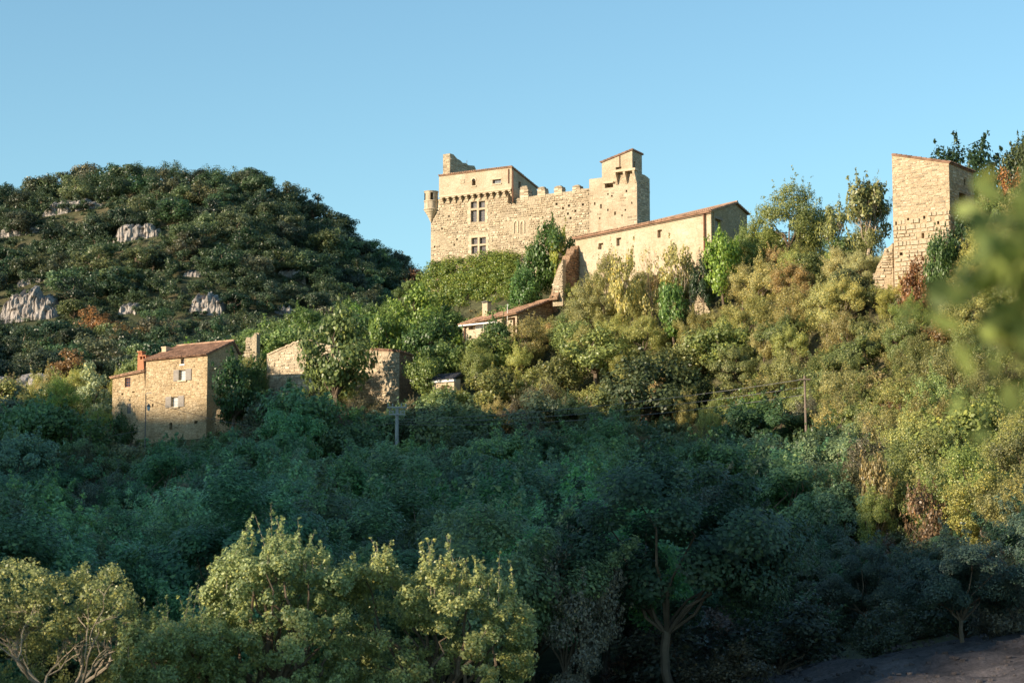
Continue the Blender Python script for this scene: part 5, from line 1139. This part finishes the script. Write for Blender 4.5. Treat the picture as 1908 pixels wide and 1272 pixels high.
# undergrowth between the trees
def undergrowth():
    rng = np.random.default_rng(9); n = 5200; Y = 60+180*np.sqrt(rng.random(n)); X = (rng.random(n)*2-1)*.262*Y; Z = ground(X, Y); C = []; Rr = []
    for x, y, z in zip(X, Y, Z):
        p = proj((x, y, z+.4))
        if (y < 76 and x > 4) or p[0] < -60 or p[0] > 1980 or overlaps(p[0]-8, p[1]-12, p[0]+8, p[1], y): continue
        ins = False
        for f, s in ((CF, CS), (BF, BS), (TF, TS), (HF, HS), (RF, RS)):
            v_ = Vector((x, y, 0))-f.O; u = v_.dot(f.U); nn = v_.dot(f.N)
            if -.3 < u < f.L+.5 and -s.L-2 < nn < .6: ins = True
        if ins: continue
        if p[1] > np.interp(p[0], TL[0], TL[1])+30 and rng.random() < (.35 if p[0] > 1150 and p[1] > 1010 else .93 if y < 140 else .75): continue
        C.append((x, y, z+.25)); Rr.append(rng.uniform(.4, .95))
    V = leaf_quads(rng, C, Rr, len(C)*26, .22, np.array([0, 150, -60]), .6, .5)
    tag(link('undergrowth', quads_mesh('undergrowth', V), M['under']), 'mixed low scrub and brambles covering the slope', 'undergrowth', None, 'stuff')
undergrowth()
# ---------------------------------------------------------------- foreground trees
def fg_tree(name, label, contour, Yc, n, seed, colr, ybot, x0, x1, shoots=26, leaf=.066, bare_below=None):
    rng = np.random.default_rng(seed); R = random.Random(seed); xm = (x0+x1)/2; b0 = at(xm, 1100, Yc); zg = gz(b0.x, b0.y); r = thing(name, label, 'tree', (b0.x, b0.y, zg-.1), 'foreground trees')
    C = []; Rr = []; cx = [c[0] for c in contour]; cy = [c[1] for c in contour]; k = Yc/FPX
    for i in range(300):
        x = R.uniform(x0, x1); yt = np.interp(x, cx, cy)+34*noise.noise((x*.022, seed, 1))+22*noise.noise((x*.07, seed, 4)); y = yt+16+(ybot-yt-16)*R.random()**1.25; rr = R.uniform(.09, .27); hw = (x1-x0)/2*k; e = (x-xm)*k/hw
        Y = Yc+R.uniform(-1, 1)*1.7*math.sqrt(max(.08, 1-e*e*.85)); p = at(x, max(y, yt+rr/k*.8), Y); C.append(tuple(p)); Rr.append(rr)
    S = []; Sr = []; tips = []
    for i in range(shoots):
        x = R.uniform(x0+10, x1-10); yt = np.interp(x, cx, cy)+34*noise.noise((x*.022, seed, 1))+22*noise.noise((x*.07, seed, 4)); Y = Yc+R.uniform(-1.2, .8); p = at(x, yt+26, Y); L = .12+.75*R.random()**2; d = Vector((R.uniform(-.45, .45), R.uniform(-.3, .3), 1)); wd = R.uniform(.6, 1.3)
        for q in range(6): S.append(tuple(p+d*L*q/5+Vector((R.uniform(-.04, .04), 0, 0)))); Sr.append((.12-.014*q)*wd)
        tips.append((p, p+d*L))
    off = np.array(OFF[r.name]); C = np.array(C)-off; cc = C.mean(0)-np.array([0, 0, 1.2])
    V = leaf_quads(rng, C, Rr, n, leaf, cc, .85, .5, .1)
    if S: V = np.concatenate([V, leaf_quads(rng, np.array(S)-off, Sr, shoots*150, leaf*.95, cc, 1.1, .6)])
    o = link('crown', quads_mesh('crown', V), M['leaf'], r); o.color = (*[min(.5, q*2.6) for q in colr], 1)
    m = MB(); fork = Vector((0, 0, 1.5))
    m.tube(limb_path((0, 0, -.2), fork, R), [.2, .17, .15, .14, .13], 8)
    for i in range(26):
        c = Vector(C[i]); mid = fork.lerp(c, .45)+Vector((R.uniform(-.3, .3), R.uniform(-.3, .3), R.uniform(0, .3))); m.tube(limb_path(fork-Vector((0, 0, .1)), mid, R, 4, .1), [.08, .07, .055, .045, .04], 6); m.tube(limb_path(mid, c, R, 4, .12), [.04, .03, .024, .016, .008], 5)
    me = bpy.data.meshes.new('trunk'); me.from_pydata(m.V, [], m.F); link('trunk', me, M['bark'], r); m = MB()
    for a, b_ in tips: m.tube([a-Vector(off)-Vector((0, 0, .3)), a-Vector(off), b_-Vector(off)], [.008, .006, .003], 4)
    if m.V: me = bpy.data.meshes.new('shoots'); me.from_pydata(m.V, [], m.F); link('shoots', me, M['bark_pale'], r, 'stuff')
    return r
CON = [(270, 1235), (310, 1180), (350, 1130), (390, 1080), (430, 1018), (480, 1012), (530, 1000), (570, 995), (620, 1040), (660, 1055), (720, 1030), (760, 1065), (820, 1055), (870, 1058), (930, 1064), (960, 1095), (985, 1150), (1010, 1230)]
fg_tree('pale_tree', 'tall pale green tree with upright leafy shoots in the sunlit foreground', CON, 42, 56000, 61, (.135, .16, .07), 1290, 385, 650, 40)
fg_tree('pale_tree', 'broad yellowish green tree with upright shoots beside the tallest foreground tree', CON, 43, 52000, 62, (.145, .16, .065), 1290, 640, 985, 46)
fg_tree('pale_tree', 'lower pale green tree filling the gap beside the gnarled tree', [(190, 1260), (240, 1180), (300, 1160), (340, 1150), (400, 1140), (440, 1170)], 41, 28000, 63, (.11, .135, .055), 1300, 215, 430, 30)
def gnarled():
    R = random.Random(14); rng = np.random.default_rng(14); Yc = 42; b0 = at(125, 1100, Yc); zg = gz(b0.x, b0.y); r = thing('gnarled_tree', 'gnarled tree with bare twisting pale limbs under a leafy top', 'tree', (b0.x, b0.y, zg-.1), 'foreground trees')
    off = Vector(OFF[r.name]); m = MB(); tips = []
    def grow(p, d, L, rad, lev):
        pts = [p]; q = p.copy(); dd = d.copy()
        for i in range(4):
            dd = (dd+Vector((R.uniform(-.42, .42), R.uniform(-.42, .42), R.uniform(-.25, .32)))).normalized(); q = q+dd*L/4; pts.append(q.copy())
        m.tube(pts, [rad, rad*.88, rad*.78, rad*.7, rad*.6], 6 if rad > .03 else 4)
        if lev == 0: tips.append(q); return
        for i in range(R.choice((2, 3, 3))):
            nd = (dd+Vector((R.uniform(-1, 1), R.uniform(-1, 1), R.uniform(-.25, .75)))).normalized(); grow(pts[R.choice((2, 3, 4))] if i else q, nd, L*R.uniform(.6, .85), rad*.58, lev-1)
    for i in range(5):
        a = i*1.3; grow(Vector((.06*math.cos(a), .06*math.sin(a), 2.0)), Vector((math.cos(a)*.8, math.sin(a)*.7, .75)).normalized(), 1.05, .055, 4)
    m.tube(limb_path((0, 0, -.2), (0, 0, 2.1), R), [.2, .17, .15, .13, .12], 8)
    me = bpy.data.meshes.new('trunk'); me.from_pydata(m.V, [], m.F); link('trunk', me, M['bark_pale'], r)
    con = ([-60, 40, 110, 160, 200, 240, 265], [1050, 1046, 1050, 1052, 1040, 1060, 1110]); C = []; Rr = []
    for i in range(200):
        x = R.uniform(-70, 255); yt = np.interp(x, *con)+45*noise.noise((x*.02, 3.3, 1))+22*noise.noise((x*.06, 3.3, 4)); y = yt+14+R.random()**1.4*100; C.append(tuple(at(x, y, Yc+R.uniform(-1.4, 1.4))-off)); Rr.append(R.uniform(.07, .22))
    for tp in tips:
        if tp.z+off.z > -.9 and R.random() < .7: C.append(tuple(tp)); Rr.append(R.uniform(.1, .2))
    for i in range(60): C.append(tuple(at(R.uniform(-40, 300), R.uniform(1150, 1300), Yc+R.uniform(.8, 2.0))-off)); Rr.append(R.uniform(.15, .3))
    C = np.array(C); o = link('crown', quads_mesh('crown', leaf_quads(rng, C, Rr, 30000, .062, C.mean(0)-np.array([0, 0, 1]), .85, .5)), M['leaf'], r); o.color = (.30, .33, .13, 1)
gnarled()
# blurred sprays of leaves close to the lens on the right
def near_branch(name, label, Y, stem, twigs, colr, seed, leaf=.056):
    R = random.Random(seed); rng = np.random.default_rng(seed); b0 = stem[0]; r = thing(name, label, 'branch', tuple(b0), 'leaves close to the lens'); off = Vector(b0); m = MB()
    m.tube([Vector(s)-off for s in stem], [.012-.008*i/len(stem) for i in range(len(stem))], 6); V = []; F = []
    for (a, b_) in twigs:
        a = Vector(a); b_ = Vector(b_); pts = limb_path(a, b_, R, 5, .08); m.tube([q-off for q in pts], [.004, .0035, .003, .0025, .002, .0012], 5)
        for i in range(36):
            p = a.lerp(b_, R.uniform(.1, 1))+Vector((R.gauss(0, .03), R.gauss(0, .07), R.gauss(0, .03)))-off; d = Vector((R.uniform(-1, 1), R.uniform(-.8, .8), R.uniform(-.6, .8))).normalized(); n = d.cross(Vector((R.uniform(-1, 1), R.uniform(-1, 1), R.uniform(-1, 1)))).normalized(); c = d.cross(n); L = leaf*R.uniform(.7, 1.4); k = len(V)
            V += [tuple(p), tuple(p+d*L*.35+c*L*.26-n*L*.05), tuple(p+d*L*.75+c*L*.2-n*L*.05), tuple(p+d*L), tuple(p+d*L*.75-c*L*.2-n*L*.05), tuple(p+d*L*.35-c*L*.26-n*L*.05)]; F += [(k, k+1, k+5), (k+1, k+2, k+4, k+5), (k+2, k+3, k+4)]
    me = bpy.data.meshes.new('twigs'); me.from_pydata(m.V, [], m.F); link('twig', me, M['bark'], r); me = bpy.data.meshes.new('leaves'); me.from_pydata(V, [], F); o = link('leaves', me, M['branch_leaf'], r, 'stuff'); o.color = (*colr, 1)
Yb = 3.5; g0 = Vector((1.36, Yb, gz(1.36, Yb)-.05)); RT = random.Random(3)
stem = [g0, Vector((1.3, Yb, -.8)), Vector((1.2, Yb, -.1)), Vector((1.09, Yb, .26)), Vector((1.0, Yb, .50))]
tw = [(at(2150, 520, Yb), at(1770, 545, Yb)), (at(2130, 480, Yb), at(1850, 420, Yb)), (at(2150, 620, Yb), at(1785, 640, Yb)), (at(2160, 640, Yb), at(1800, 720, Yb)), (at(2140, 400, Yb), at(1880, 385, Yb)), (at(2120, 560, Yb), at(1860, 600, Yb)), (at(2150, 520, Yb), at(1880, 500, Yb)), (at(2150, 660, Yb), at(1880, 670, Yb)), (at(2120, 430, Yb), at(1845, 470, Yb)), (at(2140, 380, Yb), at(1900, 420, Yb)), (at(2150, 580, Yb), at(1820, 580, Yb)), (at(2140, 470, Yb), at(1800, 500, Yb))]
near_branch('leafy_branch', 'out of focus leafy green branch hanging close at the right', Yb, stem, tw, (.25, .31, .10), 4)

# ---------------------------------------------------------------- poles, cables, street lamp
def wire(name, label, a, b_, sag, rad=.018, n=24):
    m = MB(); m.tube([Vector(a).lerp(Vector(b_), i/n)-Vector((0, 0, sag*4*(i/n)*(1-i/n))) for i in range(n+1)], rad, 5); tag(m.build(name, M['cable']), label, 'cable', 'overhead cables')
Yp = 184; pt = at(740, 757, Yp); pb = Vector((pt.x, pt.y, gz(pt.x, pt.y)-.3)); r = thing('concrete_pole', 'pale concrete utility pole with cross arms below the ruined barn', 'pole', tuple(pb), 'utility poles'); m = MB()
m.tube([pb, pt], [.24, .15], 8); m.build('post', M['concrete'], r)
for z_, w_ in ((-.15, .85), (-.75, .7)):
    m = MB(); m.box(pt+Vector((-w_, -.22, z_)), (2*w_, -.1, 0), (0, .12, 0), (0, 0, .12)); m.build('cross_arm', M['concrete'], r)
    for q in (-.9, -.45, .45, .9):
        m = MB(); m.lathe(pt+Vector((w_*q, -.18, 0)), [(.03, pt.z+z_+.12), (.03, pt.z+z_+.2), (.07, pt.z+z_+.22), (.05, pt.z+z_+.28), (.07, pt.z+z_+.3), (.03, pt.z+z_+.38), (.005, pt.z+z_+.39)], 8); m.build('insulator', M['concrete'], r)
for s_ in (-1, 1):
    m = MB(); m.tube([pt+Vector((s_*.7, -.18, -.12)), pt+Vector((s_*.05, -.18, -.95))], .03, 5); m.build('brace', M['concrete'], r)
Yw = 150; wt = at(1499, 700, Yw); wb = Vector((wt.x+.1, wt.y, gz(wt.x, wt.y)-.3)); r = thing('wooden_pole', 'brown wooden utility pole on the sunlit slope', 'pole', tuple(wb), 'utility poles'); m = MB(); m.tube([wb, wt], [.11, .07], 8); m.build('post', M['pole_wood'], r)
m = MB(); m.box(wt+Vector((-.4, -.16, -.3)), (.8, 0, 0), (0, .08, 0), (0, 0, .09)); m.build('cross_arm', M['pole_wood'], r)
for k, (z_, lab) in enumerate(((-1.45, 'top'), (-1.65, 'middle'), (-1.85, 'lowest'))):
    wire('power_cable', lab+' cable strung from the concrete pole to the wooden pole', pt+Vector((.1, -.2, z_+.3)), wt+Vector((-.1, -.12, -.25-k*.55)), 0.5+.1*k)
wire('power_cable', 'cable running from the concrete pole to the lamp post by the stone house', pt+Vector((-.1, -.2, -1.4)), at(272, 742, 201.5), 1.6)
wire('power_cable', 'cable running away from the lamp post past the poplar', at(272, 800, 201.5), at(-60, 818, 196), .6)
Yl = 201.5; lt = at(272, 733, Yl); lb = Vector((lt.x, lt.y, gz(lt.x, lt.y)-.2)); r = thing('lamp_post', 'thin post with a hanging lantern in front of the stone house', 'lamp', tuple(lb)); m = MB(); m.tube([lb, lt], [.07, .045], 6); m.build('post', M['metal'], r)
m = MB(); m.tube([lt-Vector((0, 0, 1.0)), lt+Vector((.15, -.1, -.85)), lt+Vector((.3, -.15, -1.0))], .025, 5); m.build('bracket', M['metal'], r)
lp = lt+Vector((.3, -.15, 0)); m = MB(); m.lathe(lp, [(.01, lt.z-.98), (.06, lt.z-1.02), (.2, lt.z-1.2), (.2, lt.z-1.24)], 8); ln = m.build('lantern', M['metal'], r); m = MB(); m.lathe(lp, [(.17, lt.z-1.24), (.1, lt.z-1.62), (.02, lt.z-1.64)], 8); m.build('lantern_glass', M['lamp_glass'], ln)
m = MB(); m.tube([lt, lt+Vector((.35, -.1, .08)), lt+Vector((.6, -.15, .02))], .025, 5); m.build('arm', M['white'], r)
